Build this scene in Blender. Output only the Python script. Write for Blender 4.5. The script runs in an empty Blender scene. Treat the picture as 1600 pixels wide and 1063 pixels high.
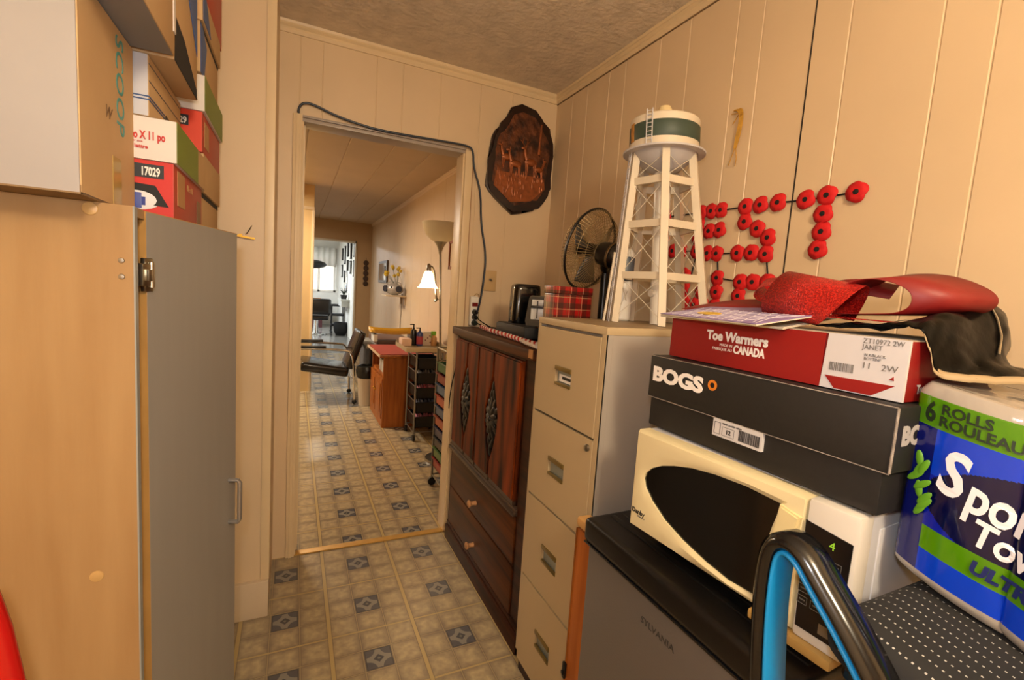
import bpy, bmesh, math, random
from mathutils import Vector, Matrix, Euler, noise
random.seed(7)
PI = math.pi
sc = bpy.context.scene
C = sc.collection
R = math.radians

# ------------------------------------------------------------------ camera
cam_d = bpy.data.cameras.new('camera')
cam = bpy.data.objects.new('camera', cam_d)
C.objects.link(cam)
cam_d.sensor_width = 36.0
cam_d.lens = 726.73 / 1600 * 36.0
cam_d.clip_start = 0.02
right = Vector((0.9045147, -0.42112177, 0.0671537))
down = Vector((0.01745221, -0.12078679, -0.99252505))
fwd = Vector((0.42608519, 0.89892547, -0.10190392))
M = Matrix((( right[0], -down[0], -fwd[0], 0), (right[1], -down[1], -fwd[1], 0), (right[2], -down[2], -fwd[2], 1.335), (0, 0, 0, 1)))
cam.matrix_world = M
sc.camera = cam

# ------------------------------------------------------------------ colour management, world
sc.view_settings.view_transform = 'Standard'
sc.view_settings.look = 'None'
sc.view_settings.gamma = 1
sc.view_settings.use_curve_mapping = False
sc.view_settings.exposure = 0.0
w = bpy.data.worlds.new('world'); sc.world = w; w.use_nodes = True
bg = w.node_tree.nodes['Background']
bg.inputs[0].default_value = (0.82, 0.92, 1.0, 1); bg.inputs[1].default_value = 5.0

def lamp(name, kind, loc, energy, color, size=0.1, rot=(0, 0, 0), size_y=None):
    d = bpy.data.lights.new(name, kind); d.energy = energy; d.color = color
    if kind == 'AREA':
        d.shape = 'RECTANGLE' if size_y else 'DISK'; d.size = size
        if size_y: d.size_y = size_y
    elif kind == 'POINT': d.shadow_soft_size = size
    elif kind == 'SPOT': d.shadow_soft_size = size; d.spot_size = R(150); d.spot_blend = 1.0
    o = bpy.data.objects.new(name, d); o.location = loc; o.rotation_euler = rot
    C.objects.link(o); return o
# the photographer's flash, on top of the camera, and the warm ceiling lamp of the room behind it
lamp('camera_flash', 'POINT', (-0.045, -0.02, 1.45), 16.5, (0.95, 0.97, 1.0), 0.03)
lamp('room_ceiling_lamp', 'POINT', (0.30, -0.85, 2.14), 94, (1.0, 0.81, 0.56), 0.16)
lamp('salon_unseen_light', 'AREA', (-0.75, 5.4, 2.3), 80, (1.0, 0.86, 0.68), 0.6)  # area light put in out of view to light the next room
lamp('salon_unseen_light', 'AREA', (-0.5, 7.6, 2.3), 34, (1.0, 0.88, 0.72), 0.6)  # second unseen area light, added to brighten the salon's far end
lamp('sun', 'SUN', (0, 12, 8), 2.2, (1.0, 0.96, 0.9), 0.1, (R(42), 0, R(8)))
lamp('front_shop_fill_light', 'AREA', (-0.8, 12.4, 2.4), 170, (0.86, 0.93, 1.0), 1.2, (0, 0, 0))  # unseen fill light added because the front shop needs brightness

# ------------------------------------------------------------------ materials
def lin(h):
    if isinstance(h, str):
        c = [int(h[i:i + 2], 16) / 255 for i in (0, 2, 4)]
    else: c = h
    return tuple((x / 12.92 if x <= .04045 else ((x + .055) / 1.055) ** 2.4) for x in c) + (1,)
MATS = {}
def mat(name, col, rough=0.5, metal=0.0, var=0.0, scale=20.0, bump=0.0, bscale=60.0, emit=0, spec=None, stretch=(1, 1, 1), coat=0.0, alpha=None, trans=0, col2=None, detail=4, contrast=None, sheen=0):
    if name in MATS: return MATS[name]
    m = bpy.data.materials.new(name); m.use_nodes = True
    nt = m.node_tree; b = nt.nodes['Principled BSDF']
    c = lin(col)
    b.inputs['Base Color'].default_value = c
    b.inputs['Roughness'].default_value = rough; b.inputs['Metallic'].default_value = metal
    if spec is not None: b.inputs['Specular IOR Level'].default_value = spec
    if coat: b.inputs['Coat Weight'].default_value = coat; b.inputs['Coat Roughness'].default_value = 0.08
    if trans: b.inputs['Transmission Weight'].default_value = trans
    if alpha is not None: b.inputs['Alpha'].default_value = alpha
    if emit: b.inputs['Emission Color'].default_value = c; b.inputs['Emission Strength'].default_value = emit
    tc = nt.nodes.new('ShaderNodeTexCoord'); mp = nt.nodes.new('ShaderNodeMapping')
    mp.inputs['Scale'].default_value = stretch
    nt.links.new(tc.outputs['Object'], mp.inputs['Vector'])
    if var or col2:
        n = nt.nodes.new('ShaderNodeTexNoise'); n.inputs['Scale'].default_value = scale; n.inputs['Detail'].default_value = detail
        nt.links.new(mp.outputs[0], n.inputs['Vector'])
        r = nt.nodes.new('ShaderNodeValToRGB')
        c2 = lin(col2) if col2 else None
        lo, hi = contrast or (0.3, 0.7)
        r.color_ramp.elements[0].position = lo; r.color_ramp.elements[1].position = hi
        if c2: r.color_ramp.elements[0].color = c; r.color_ramp.elements[1].color = c2
        else:
            r.color_ramp.elements[0].color = tuple(x * (1 - var) for x in c[:3]) + (1,)
            r.color_ramp.elements[1].color = tuple(min(1, x * (1 + var)) for x in c[:3]) + (1,)
        nt.links.new(n.outputs['Fac'], r.inputs['Fac']); nt.links.new(r.outputs['Color'], b.inputs['Base Color'])
    if bump:
        n2 = nt.nodes.new('ShaderNodeTexNoise'); n2.inputs['Scale'].default_value = bscale; n2.inputs['Detail'].default_value = 5
        nt.links.new(mp.outputs[0], n2.inputs['Vector'])
        bp = nt.nodes.new('ShaderNodeBump'); bp.inputs['Strength'].default_value = bump; bp.inputs['Distance'].default_value = 0.01
        nt.links.new(n2.outputs['Fac'], bp.inputs['Height']); nt.links.new(bp.outputs[0], b.inputs['Normal'])
    MATS[name] = m; return m

def wood(name, dark, light, axis=2, rough=0.45, scale=1.0, coat=0.0, freq=14, spec=0.3):
    if name in MATS: return MATS[name]
    st = [freq * scale, freq * scale, freq * scale]; st[axis] = 0.9 * scale
    m = mat(name, dark, rough, 0, 0.2, 2.2, 0.06, 4, spec=spec, stretch=tuple(st), col2=light, coat=coat, detail=6, contrast=(0.32, 0.68))
    return m

def floor_mat(name, yoff, tint=1.0, xoff=0.2995, rough=0.32):
    """sheet vinyl: 12 inch repeat of nine 4 inch tiles, the middle one dark blue-grey with a rosette"""
    m = bpy.data.materials.new(name); m.use_nodes = True
    nt = m.node_tree; b = nt.nodes['Principled BSDF']; L = nt.links.new
    def N(t, **k):
        n = nt.nodes.new(t)
        for a, v in k.items(): setattr(n, a, v)
        return n
    def math_(op, a, bb=None, c=None):
        n = N('ShaderNodeMath', operation=op)
        for i, v in enumerate((a, bb, c)):
            if v is None: continue
            if isinstance(v, (int, float)): n.inputs[i].default_value = v
            else: L(v, n.inputs[i])
        return n.outputs[0]
    def mixc(f, a, bb):
        n = N('ShaderNodeMix', data_type='RGBA')
        L(f, n.inputs['Factor']) if not isinstance(f, (int, float)) else None
        for sname, v in (('A', a), ('B', bb)):
            s = [i for i in n.inputs if i.name == sname and i.type == 'RGBA'][0]
            if isinstance(v, tuple): s.default_value = v
            else: L(v, s)
        return [o for o in n.outputs if o.type == 'RGBA'][0]
    P = 0.3085
    tc = N('ShaderNodeTexCoord'); sep = N('ShaderNodeSeparateXYZ'); L(tc.outputs['Object'], sep.inputs[0])
    X = math_('ADD', sep.outputs[0], -xoff + P / 2 + 10 * P); Y = math_('ADD', sep.outputs[1], -yoff + P / 2 + 10 * P)
    u = math_('MODULO', math_('DIVIDE', X, P), 1.0); v = math_('MODULO', math_('DIVIDE', Y, P), 1.0)     # 0..1 in the repeat
    du = math_('ABSOLUTE', math_('SUBTRACT', u, 0.5)); dv = math_('ABSOLUTE', math_('SUBTRACT', v, 0.5))
    u3 = math_('MODULO', math_('MULTIPLY', u, 3.0), 1.0); v3 = math_('MODULO', math_('MULTIPLY', v, 3.0), 1.0)
    eu = math_('SUBTRACT', 0.5, math_('ABSOLUTE', math_('SUBTRACT', u3, 0.5))); ev = math_('SUBTRACT', 0.5, math_('ABSOLUTE', math_('SUBTRACT', v3, 0.5)))
    nz = N('ShaderNodeTexNoise'); nz.inputs['Scale'].default_value = 40; nz.inputs['Detail'].default_value = 7; L(tc.outputs['Object'], nz.inputs['Vector'])
    rp = N('ShaderNodeValToRGB'); rp.color_ramp.elements[0].position = .28; rp.color_ramp.elements[1].position = .74
    rp.color_ramp.elements[0].color = lin('978870'); rp.color_ramp.elements[1].color = lin('beac84'); L(nz.outputs['Fac'], rp.inputs[0])
    nb = N('ShaderNodeTexNoise'); nb.inputs['Scale'].default_value = 9; nb.inputs['Detail'].default_value = 3; L(tc.outputs['Object'], nb.inputs['Vector'])
    # soft mauve shading near the edges of every small tile
    edge = math_('MINIMUM', eu, ev)
    e1 = N('ShaderNodeMapRange'); e1.inputs[1].default_value = 0.02; e1.inputs[2].default_value = 0.26; e1.inputs[3].default_value = 1; e1.inputs[4].default_value = 0; L(edge, e1.inputs[0])
    f1 = math_('MULTIPLY', e1.outputs[0], math_('MULTIPLY', nb.outputs['Fac'], 1.25))
    base = mixc(f1, rp.outputs[0], lin('74665a'))
    # grout line between the small tiles
    g = math_('LESS_THAN', edge, 0.020)
    base = mixc(math_('MULTIPLY', g, 0.75), base, lin('a39371'))
    g2 = math_('LESS_THAN', math_('ABSOLUTE', math_('SUBTRACT', edge, 0.028)), 0.009)
    base = mixc(math_('MULTIPLY', g2, 0.55), base, lin('5f5244'))
    # light double band on the edge of the repeat, thinner across
    bx = math_('LESS_THAN', math_('SUBTRACT', 0.5, du), 0.022); by = math_('LESS_THAN', math_('SUBTRACT', 0.5, dv), 0.012)
    base = mixc(math_('MAXIMUM', bx, math_('MULTIPLY', by, 1.0)), base, lin('b59f6e'))
    bl = math_('LESS_THAN', math_('ABSOLUTE', math_('SUBTRACT', math_('SUBTRACT', 0.5, du), 0.026)), 0.0045)
    base = mixc(math_('MULTIPLY', bl, 0.6), base, lin('6d5d48'))
    # dark middle tile
    sq = math_('LESS_THAN', math_('MAXIMUM', du, dv), 0.152)
    dia = math_('ADD', du, dv)
    d1 = math_('LESS_THAN', math_('ABSOLUTE', math_('SUBTRACT', du, dv)), 0.035)
    star = math_('LESS_THAN', math_('MULTIPLY', du, dv), 0.0042)
    corner = math_('GREATER_THAN', dia, 0.205)
    dk = mixc(star, lin('55545a'), lin('86837a'))
    dk = mixc(math_('LESS_THAN', dia, 0.062), dk, lin('45454a'))
    dk = mixc(math_('LESS_THAN', dia, 0.022), dk, lin('757268'))
    dk = mixc(math_('GREATER_THAN', math_('MAXIMUM', du, dv), 0.138), dk, lin('444448'))
    base = mixc(sq, base, dk)
    L(base, b.inputs['Base Color'])
    b.inputs['Roughness'].default_value = rough
    bp = N('ShaderNodeBump'); bp.inputs['Strength'].default_value = 0.25; bp.inputs['Distance'].default_value = 0.004
    L(nz.outputs['Fac'], bp.inputs['Height']); L(bp.outputs[0], b.inputs['Normal'])
    MATS[name] = m; return m

# ------------------------------------------------------------------ mesh helpers
class MB:
    def __init__(s): s.bm = bmesh.new()
    def box(s, x0, x1, y0, y1, z0, z1, bev=0.0, seg=2):
        m = Matrix.Translation(((x0 + x1) / 2, (y0 + y1) / 2, (z0 + z1) / 2)) @ Matrix.Diagonal((abs(x1 - x0), abs(y1 - y0), abs(z1 - z0), 1))
        r = bmesh.ops.create_cube(s.bm, size=1, matrix=m)
        if bev:
            es = list({e for v in r['verts'] for e in v.link_edges})
            bmesh.ops.bevel(s.bm, geom=es, offset=bev, segments=seg, profile=0.6, affect='EDGES')
        return s
    def cyl(s, p0, p1, r0, r1=None, seg=20, caps=True):
        p0, p1 = Vector(p0), Vector(p1); d = p1 - p0
        q = d.to_track_quat('Z', 'Y').to_matrix().to_4x4()
        m = Matrix.Translation((p0 + p1) / 2) @ q
        bmesh.ops.create_cone(s.bm, cap_ends=caps, segments=seg, radius1=r0, radius2=r0 if r1 is None else r1, depth=d.length, matrix=m)
        return s
    def sph(s, c, r, sc_=(1, 1, 1), u=16, v=10, rot=None):
        m = Matrix.Translation(c) @ (rot.to_matrix().to_4x4() if rot else Matrix()) @ Matrix.Diagonal((r * sc_[0], r * sc_[1], r * sc_[2], 1))
        bmesh.ops.create_uvsphere(s.bm, u_segments=u, v_segments=v, radius=1, matrix=m); return s
    def tube(s, pts, r, seg=8, closed=False, smooth=0):
        pts = [Vector(p) for p in pts]
        for _ in range(smooth):
            q = [pts[0]] if not closed else []
            n = len(pts)
            for i in range(n if closed else n - 1):
                a, b2 = pts[i], pts[(i + 1) % n]
                q += [a * .75 + b2 * .25, a * .25 + b2 * .75]
            if not closed: q.append(pts[-1])
            pts = q
        n = len(pts); rings = []
        up = Vector((0, 0, 1)); prev = None
        for i in range(n):
            if closed: t = (pts[(i + 1) % n] - pts[i - 1]).normalized()
            else: t = (pts[min(i + 1, n - 1)] - pts[max(i - 1, 0)]).normalized()
            if prev is None:
                a = t.cross(up)
                if a.length < .05: a = t.cross(Vector((1, 0, 0)))
                a.normalize()
            else:
                a = prev - t * prev.dot(t)
                if a.length < 1e-4: a = t.cross(Vector((1, 0, 0)))
                a.normalize()
            prev = a; b2 = t.cross(a)
            rr = r(i / max(1, n - 1)) if callable(r) else r
            rings.append([s.bm.verts.new(pts[i] + (a * math.cos(k * 2 * PI / seg) + b2 * math.sin(k * 2 * PI / seg)) * rr) for k in range(seg)])
        for i in range(n if closed else n - 1):
            A, B = rings[i], rings[(i + 1) % n]
            for k in range(seg):
                s.bm.faces.new((A[k], A[(k + 1) % seg], B[(k + 1) % seg], B[k]))
        if not closed:
            s.bm.faces.new(rings[0][::-1]); s.bm.faces.new(rings[-1])
        return s
    def lathe(s, prof, c=(0, 0, 0), seg=28, axis=None, cap=True):
        q = Vector(axis).to_track_quat('Z', 'Y').to_matrix() if axis else Matrix.Identity(3)
        c = Vector(c); rings = []
        for (r, z) in prof:
            rings.append([s.bm.verts.new(c + q @ Vector((max(r, 1e-4) * math.cos(k * 2 * PI / seg), max(r, 1e-4) * math.sin(k * 2 * PI / seg), z))) for k in range(seg)])
        for A, B in zip(rings, rings[1:]):
            for k in range(seg): s.bm.faces.new((A[k], A[(k + 1) % seg], B[(k + 1) % seg], B[k]))
        if cap:
            s.bm.faces.new(rings[0][::-1]); s.bm.faces.new(rings[-1])
        return s
    def prism(s, poly, z0, z1, mtx=None, bev=0):
        """polygon in XY extruded along Z, then moved by mtx"""
        mtx = mtx or Matrix()
        a = [s.bm.verts.new(mtx @ Vector((p[0], p[1], z0))) for p in poly]; b2 = [s.bm.verts.new(mtx @ Vector((p[0], p[1], z1))) for p in poly]
        n = len(poly); fs = [s.bm.faces.new(a[::-1]), s.bm.faces.new(b2)]
        for i in range(n): fs.append(s.bm.faces.new((a[i], a[(i + 1) % n], b2[(i + 1) % n], b2[i])))
        if bev:
            es = [e for e in fs[1].edges]
            bmesh.ops.bevel(s.bm, geom=es, offset=bev, segments=2, affect='EDGES')
        return s
    def bar(s, p0, p1, w, h, up=(0, 0, 1)):
        p0, p1 = Vector(p0), Vector(p1); d = (p1 - p0); t = d.normalized(); u = Vector(up)
        a = t.cross(u)
        if a.length < 1e-3: a = t.cross(Vector((1, 0, 0)))
        a.normalize(); b2 = a.cross(t)
        m = Matrix(((a[0], b2[0], t[0], 0), (a[1], b2[1], t[1], 0), (a[2], b2[2], t[2], 0), (0, 0, 0, 1)))
        m = Matrix.Translation((p0 + p1) / 2) @ m @ Matrix.Diagonal((w, h, d.length, 1))
        bmesh.ops.create_cube(s.bm, size=1, matrix=m); return s
    def quad(s, pts):
        s.bm.faces.new([s.bm.verts.new(p) for p in pts]); return s
    def ribbon(s, pts, wid, th=0.0015):
        """strip through pts; wid = list of half-width vectors"""
        pts = [Vector(p) for p in pts]; wid = [Vector(x) for x in wid]
        rows = [(s.bm.verts.new(p - x), s.bm.verts.new(p + x)) for p, x in zip(pts, wid)]
        for A, B in zip(rows, rows[1:]): s.bm.faces.new((A[0], A[1], B[1], B[0]))
        return s
    def grid(s, rows):
        vs = [[s.bm.verts.new(p) for p in r] for r in rows]
        for A, B in zip(vs, vs[1:]):
            for k in range(len(A) - 1): s.bm.faces.new((A[k], A[k + 1], B[k + 1], B[k]))
        return s
    def build(s, name, m, parent=None, smooth=True, solid=0, sub=0, ang=35, loc=None, rot=None):
        bm = s.bm
        bmesh.ops.recalc_face_normals(bm, faces=bm.faces)
        if smooth:
            for f in bm.faces: f.smooth = True
            for e in bm.edges:
                if len(e.link_faces) == 2 and e.calc_face_angle(0) > R(ang): e.smooth = False
        me = bpy.data.meshes.new(name); bm.to_mesh(me); bm.free()
        for x in (m if isinstance(m, (list, tuple)) else [m]): me.materials.append(x)
        o = bpy.data.objects.new(name, me); C.objects.link(o)
        if parent: o.parent = parent
        if loc: o.location = loc
        if rot: o.rotation_euler = rot
        if solid:
            md = o.modifiers.new('thickness', 'SOLIDIFY'); md.thickness = solid; md.offset = 0
        if sub:
            md = o.modifiers.new('smooth', 'SUBSURF'); md.levels = sub; md.render_levels = sub
        return o

def tag(o, label=None, cat=None, group=None, kind=None):
    if label: o['label'] = label
    if cat: o['category'] = cat
    if group: o['group'] = group
    if kind: o['kind'] = kind
    return o
def thing(name, label, cat, loc=(0, 0, 0), rotz=0.0, group=None):
    o = bpy.data.objects.new(name, None); C.objects.link(o)
    o.location = loc; o.rotation_euler = (0, 0, rotz); o.empty_display_size = 0.05
    return tag(o, label, cat, group)
def struct(o): o['kind'] = 'structure'; return o

def text(body, size, m, parent, loc, rot=(PI / 2, 0, 0), name='lettering', align='LEFT', bold=0.0, sx=1.0, shear=0.0, ext=0.0003, fn=None, spacing=1.0):
    cu = bpy.data.curves.new('t', 'FONT'); cu.body = body; cu.size = size; cu.align_x = align
    cu.extrude = ext; cu.offset = bold; cu.shear = shear; cu.space_character = spacing; cu.resolution_u = 3
    ob = bpy.data.objects.new('t', cu); C.objects.link(ob)
    dg = bpy.context.evaluated_depsgraph_get(); dg.update()
    me = bpy.data.meshes.new_from_object(ob.evaluated_get(dg))
    bpy.data.objects.remove(ob); bpy.data.curves.remove(cu)
    for v in me.vertices: v.co.x *= sx
    if fn:
        bm = bmesh.new(); bm.from_mesh(me)
        bm.to_mesh(me); bm.free()
    me.name = name; me.materials.clear(); me.materials.append(m)
    o = bpy.data.objects.new(name, me); C.objects.link(o); o.parent = parent
    o.location = loc; o.rotation_euler = rot
    if fn:
        mw = Matrix.LocRotScale(Vector(loc), Euler(rot), None)
        inv = mw.inverted()
        for v in me.vertices: v.co = inv @ fn(mw @ v.co)
    return o
FRONT = (PI / 2, 0, 0)            # text on a face looking along local -Y
NEAR = (PI / 2, 0, PI / 2)        # text on a face looking along local +X

# shared materials
cream = mat('cream_paint', 'd5bc98', 0.42, var=0.04, scale=3, bump=0.04, bscale=40)
cream_trim = mat('cream_trim_paint', 'dcc49c', 0.38, var=0.05, scale=6)
black = mat('black_plastic', '0d0d0e', 0.32)
black_matte = mat('black_matte', '141312', 0.65)
chrome = mat('chrome', 'd8d8d8', 0.16, 1.0)
steel = mat('brushed_steel', '9b968c', 0.34, 1.0)
white_p = mat('white_plastic', 'e2ddd2', 0.35)
brass = mat('brass', 'b98a35', 0.35, 0.9)
card = mat('cardboard', 'c3a173', 0.75, var=0.05, scale=8)
card_white = mat('white_card', '9a9592', 0.6, var=0.03, scale=5)
ink_black = mat('black_ink', '161414', 0.6)
ink_white = mat('white_ink', 'efeae4', 0.55)
ink_grey = mat('grey_ink', '74706c', 0.6)

# ================================================================== THE SETTING
ZC = 2.415
XR = 1.288
YB = 2.34
ceil_m = mat('stipple_ceiling', 'ded0bb', 0.75, var=0.10, scale=14, bump=0.55, bscale=45)
ceil2_m = mat('panel_ceiling', 'b5a084', 0.6, var=0.05, scale=3)
dark_m = mat('dark_gap', '2a221b', 0.8)

def grooved(name, p0, p1, n, z0, z1, grooves, m, w=0.003, d=0.0022):
    """panelled wall between p0 and p1 (xy); n = outward normal (xy); grooves = distances from p0"""
    p0, p1, n = Vector(p0), Vector(p1), Vector(n); t = (p1 - p0).normalized(); Ltot = (p1 - p0).length
    pr = [(0, 0)]
    for g in sorted(grooves):
        pr += [(g - w, 0), (g - w * .35, -d), (g + w * .35, -d), (g + w, 0)]
    pr += [(Ltot, 0), (Ltot, -0.09), (0, -0.09)]
    b = MB()
    poly = [(p0 + t * a + n * e) for a, e in pr]
    return struct(b.prism([(p.x, p.y) for p in poly], z0, z1).build(name, m, smooth=False))

# floors: same vinyl both sides of the threshold, laid at different phases
f1 = MB().box(-1.0, 1.4, -3.2, 2.385, -0.05, 0).build('floor', floor_mat('vinyl_near', 1.873), smooth=False); struct(f1)
f2 = MB().box(-1.7, 1.4, 2.385, 9.05, -0.05, 0).build('floor_2', floor_mat('vinyl_far', 2.706, rough=0.22), smooth=False); struct(f2)
f3 = MB().box(-2.2, 1.9, 9.05, 15.6, -0.05, 0).build('floor_3', mat('grey_shop_floor', '85827c', 0.18, var=0.15, scale=2.2), smooth=False); struct(f3)
struct(MB().box(0.02, 0.775, 2.335, 2.375, 0.0, 0.006, 0.003).build('trim_threshold', mat('threshold_brass', 'c0954a', .45, .25, var=.08, scale=30)))
for k in range(5):
    pass
# near room shell
grooved('wall_right', (XR, YB + .1), (XR, -3.2), (-1, 0), 0, ZC, [YB + .1 - y for y in (2.178, 2.041, 1.865, 1.749, 1.534, 1.38, 1.17, 1.074, .81, .608, .513, .30)], cream)
struct(MB().box(XR - .0012, XR + .002, .9062, .9100, 0, 2.37).build('trim_panel_seam', dark_m, smooth=False))
grooved('wall_back', (-0.9, YB), (0.02, YB), (0, -1), 0, ZC, [.9, .99], cream) if False else None
bw = MB()
def gwall(x0, x1, z0, z1, gs, w=.0028, d=.002):
    pr = [(x0, YB)]
    for g in gs: pr += [(g - w, YB), (g - w * .35, YB + d), (g + w * .35, YB + d), (g + w, YB)]
    pr += [(x1, YB), (x1, YB + .10), (x0, YB + .10)]
    bw.prism(pr, z0, z1)
gwall(-0.9, 0.02, 0, ZC, (0.0085,)); gwall(0.02, 0.775, 2.03, ZC, (.099, .33, .45, .633)); gwall(0.775, XR + .05, 0, ZC, (.842, 1.02))
struct(bw.build('wall_back', cream, smooth=False))
# pillar of wall that juts out behind the cabinet
struct(MB().box(-1.0, -0.072, 1.944, YB + .01, 0, ZC).build('wall_left_return', cream, smooth=False))
struct(MB().box(-0.100, -0.069, 1.938, 1.95, 0.15, ZC, 0.002).build('trim_corner', cream_trim))
struct(MB().box(-0.80, -0.070, 1.925, 1.946, 0.0, 0.15, 0.004).build('baseboard_left', mat('baseboard_white', 'cdb99c', 0.4, var=.05, scale=10)))
struct(MB().box(-0.90, -0.80, -3.2, 1.95, 0, ZC).build('wall_left', cream, smooth=False))
struct(MB().box(-0.90, 1.4, -3.2, -3.1, 0, ZC).build('wall_rear', cream, smooth=False))
struct(MB().box(-0.90, 1.4, -3.2, YB + .1, ZC, ZC + .06).build('ceiling', ceil_m, smooth=False))
# crown mouldings
cr = [(0, 0), (0, .045), (-.022, .045), (-.018, .036), (-.020, .028), (-.012, .020), (-.013, .012), (-.006, 0)]
mt = Matrix(((1, 0, 0, XR), (0, 0, 1, 0), (0, 1, 0, ZC - .0455), (0, 0, 0, 1)))
struct(MB().prism(cr, -3.1, YB, mt).build('trim_crown_right', cream_trim, ang=20))
struct(MB().box(XR - .002, XR, -3.1, YB, ZC - .0495, ZC - .0455).build('trim_crown_shadow_gap', mat('brown_gap', '6b5336', .8), smooth=False))
mt = Matrix(((0, 0, 1, 0), (1, 0, 0, YB), (0, 1, 0, ZC - .0455), (0, 0, 0, 1)))
struct(MB().prism(cr, -0.072, XR, mt).build('trim_crown_back', cream_trim, ang=20))
# door casing
struct(MB().box(-0.016, 0.022, YB - .014, YB + .0, 0.0, 2.045, 0.003).box(-.004, .010, YB - .018, YB - .012, 0, 2.045, .002).build('trim_door_left', cream_trim))
struct(MB().box(0.775, 0.815, YB - .014, YB + .0, 0.0, 2.03, 0.003).build('trim_door_right', cream_trim))
struct(MB().box(0.018, 0.028, YB - .002, YB + .102, 0, 2.03, .002).box(0.766, 0.777, YB - .002, YB + .102, 0, 2.03, .002).box(.055 - .035, .035, YB + .05, YB + .06, 0, 2.03).build('trim_door_jamb', cream_trim))
struct(MB().box(0.018, 0.777, YB - .004, YB + .102, 2.018, 2.034, .002).box(.018, .777, YB - .012, YB, 2.034, 2.044, .002).build('trim_door_head', mat('grey_head', 'a3968a', 0.4)))
struct(MB().box(0.8152, 0.8205, YB - .006, YB + .001, .0, 2.0).build('trim_bare_wood_edge', mat('bare_wood_edge', '8e5a30', .6, var=.3, scale=20), smooth=False))
# next room
wall2 = mat('next_room_paint', 'cdb594', 0.5, var=0.04, scale=2)
grooved('wall_right_2', (XR, 9.1), (XR, YB + .1), (-1, 0), 0, 2.46, [0.6 + .41 * k for k in range(15)], wall2)
cb = MB(); pr = [(-1.7, 2.40)]
for g in (-.6, -.25, .075, .37, .69, .98): pr += [(g - .006, 2.40), (g - .002, 2.406), (g + .002, 2.406), (g + .006, 2.40)]
pr += [(1.3, 2.40), (1.3, 2.46), (-1.7, 2.46)]
cb.prism(pr, YB + .1, 9.1, Matrix(((1, 0, 0, 0), (0, 0, 1, 0), (0, 1, 0, 0), (0, 0, 0, 1))))
struct(cb.build('ceiling_2', ceil2_m, smooth=False))
mt = Matrix(((1, 0, 0, XR), (0, 0, 1, 0), (0, 1, 0, 2.40 - .0455), (0, 0, 0, 1)))
struct(MB().prism(cr, YB + .1, 9.0, mt).build('trim_crown_right_2', wall2, ang=20))
struct(MB().box(-1.8, -1.7, YB + .1, 9.1, 0, 2.46).build('wall_left_2', wall2, smooth=False))
struct(MB().box(-1.8, -0.9, YB, YB + .1, 0, 2.46).build('wall_back_2', wall2, smooth=False))
fw = mat('far_wall_brown', 'b0926c', 0.6, var=.04, scale=3)
struct(MB().box(-1.8, 0.05, 9.0, 9.1, 0, 2.46).box(0.05, 1.0, 9.0, 9.1, 2.035, 2.46).box(1.0, 1.4, 9.0, 9.1, 0, 2.46).build('wall_far', fw, smooth=False))
struct(MB().box(0.03, 0.055, 8.985, 9.115, 0, 2.06).box(0.998, 1.022, 8.985, 9.115, 0, 2.06).box(.03, 1.022, 8.985, 9.115, 2.03, 2.06).build('trim_far_door', mat('far_door_trim', 'c9c0ac', .45)))
struct(MB().box(-1.7, 0.197, 5.95, 6.05, 0, 2.40).build('wall_partition', mat('partition_paint', 'cfae78', .5, var=.03, scale=4), smooth=False))
struct(MB().box(-1.7, 0.20, 5.938, 6.062, 2.12, 2.155, .003).box(.175, .203, 5.94, 6.06, 0, 2.12, .003).build('trim_partition', cream_trim))
# front shop
wall3 = mat('shop_wall', 'd9d6cc', 0.6)
struct(MB().box(1.20, 1.30, 9.1, 15.1, 0, 2.75).build('wall_right_3', wall3, smooth=False))
struct(MB().box(-2.3, -2.2, 9.1, 15.1, 0, 2.75).build('wall_left_3', wall3, smooth=False))
struct(MB().box(-2.3, 1.4, 9.1, 15.2, 2.70, 2.76).build('ceiling_3', wall3, smooth=False))
struct(MB().box(-2.3, 1.4, 9.02, 9.1, 2.4, 2.76).build('wall_back_3', wall3, smooth=False))
struct(MB().box(-2.3, 1.3, 15.0, 15.1, 0, 0.98).box(-2.3, 1.3, 15.0, 15.1, 1.86, 2.72).box(1.14, 1.3, 15.0, 15.1, .98, 1.86).build('wall_front', wall3, smooth=False))
wn = bpy.data.objects.new('window_1', None); C.objects.link(wn); wn.location = (-.5, 15.0, .98); struct(wn)
fb = MB()
for x in (-1.75, -1.05, -.35, .35, .75, 1.16, 1.60): fb.box(x - .03, x + .03, -.02, .04, 0, .88)
fb.box(-1.8, 1.64, -.02, .04, 0, .05).box(-1.8, 1.64, -.02, .04, .83, .88)
fb.build('window_frame', white_p, wn, smooth=False)
MB().box(-1.8, 1.64, .005, .011, .04, .84).build('window_glass', mat('clear_glass', 'ffffff', 0.0, trans=1.0), wn, smooth=False)
vb = MB(); rows = []
xs = [-1.8 + .02 * i for i in range(147)]
for z in (1.74, 2.28): rows.append([Vector((x, 14.93 + .02 * math.sin(x * 40), z)) for x in xs])
cu = vb.grid(rows).build('window_valance', mat('white_curtain', 'e3e0d6', .8), solid=.002)
tag(cu, 'gathered white curtain valance hanging above the far shop window', 'curtain')
# outside the shop window
tag(MB().box(-14, 14, 15.2, 40, -.35, -.25).build('street_pavement', mat('pavement', '9a9c9e', .8), smooth=False), kind='structure')
bd = thing('street_building', 'pale brick building across the street seen through the far window', 'building', (2, 30, -.3))
MB().box(-14, 14, 0, 3, 0, 5.5).build('facade', mat('pale_brick', 'b7a892', .8, var=.2, scale=3), bd, smooth=False)
for k in range(9):
    MB().box(-9.6 + 2.2 * k, -8.4 + 2.2 * k, -.05, .1, 2.6, 4.0).build('facade_window', mat('facade_glass', '56646e', .15), bd, smooth=False)

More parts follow.
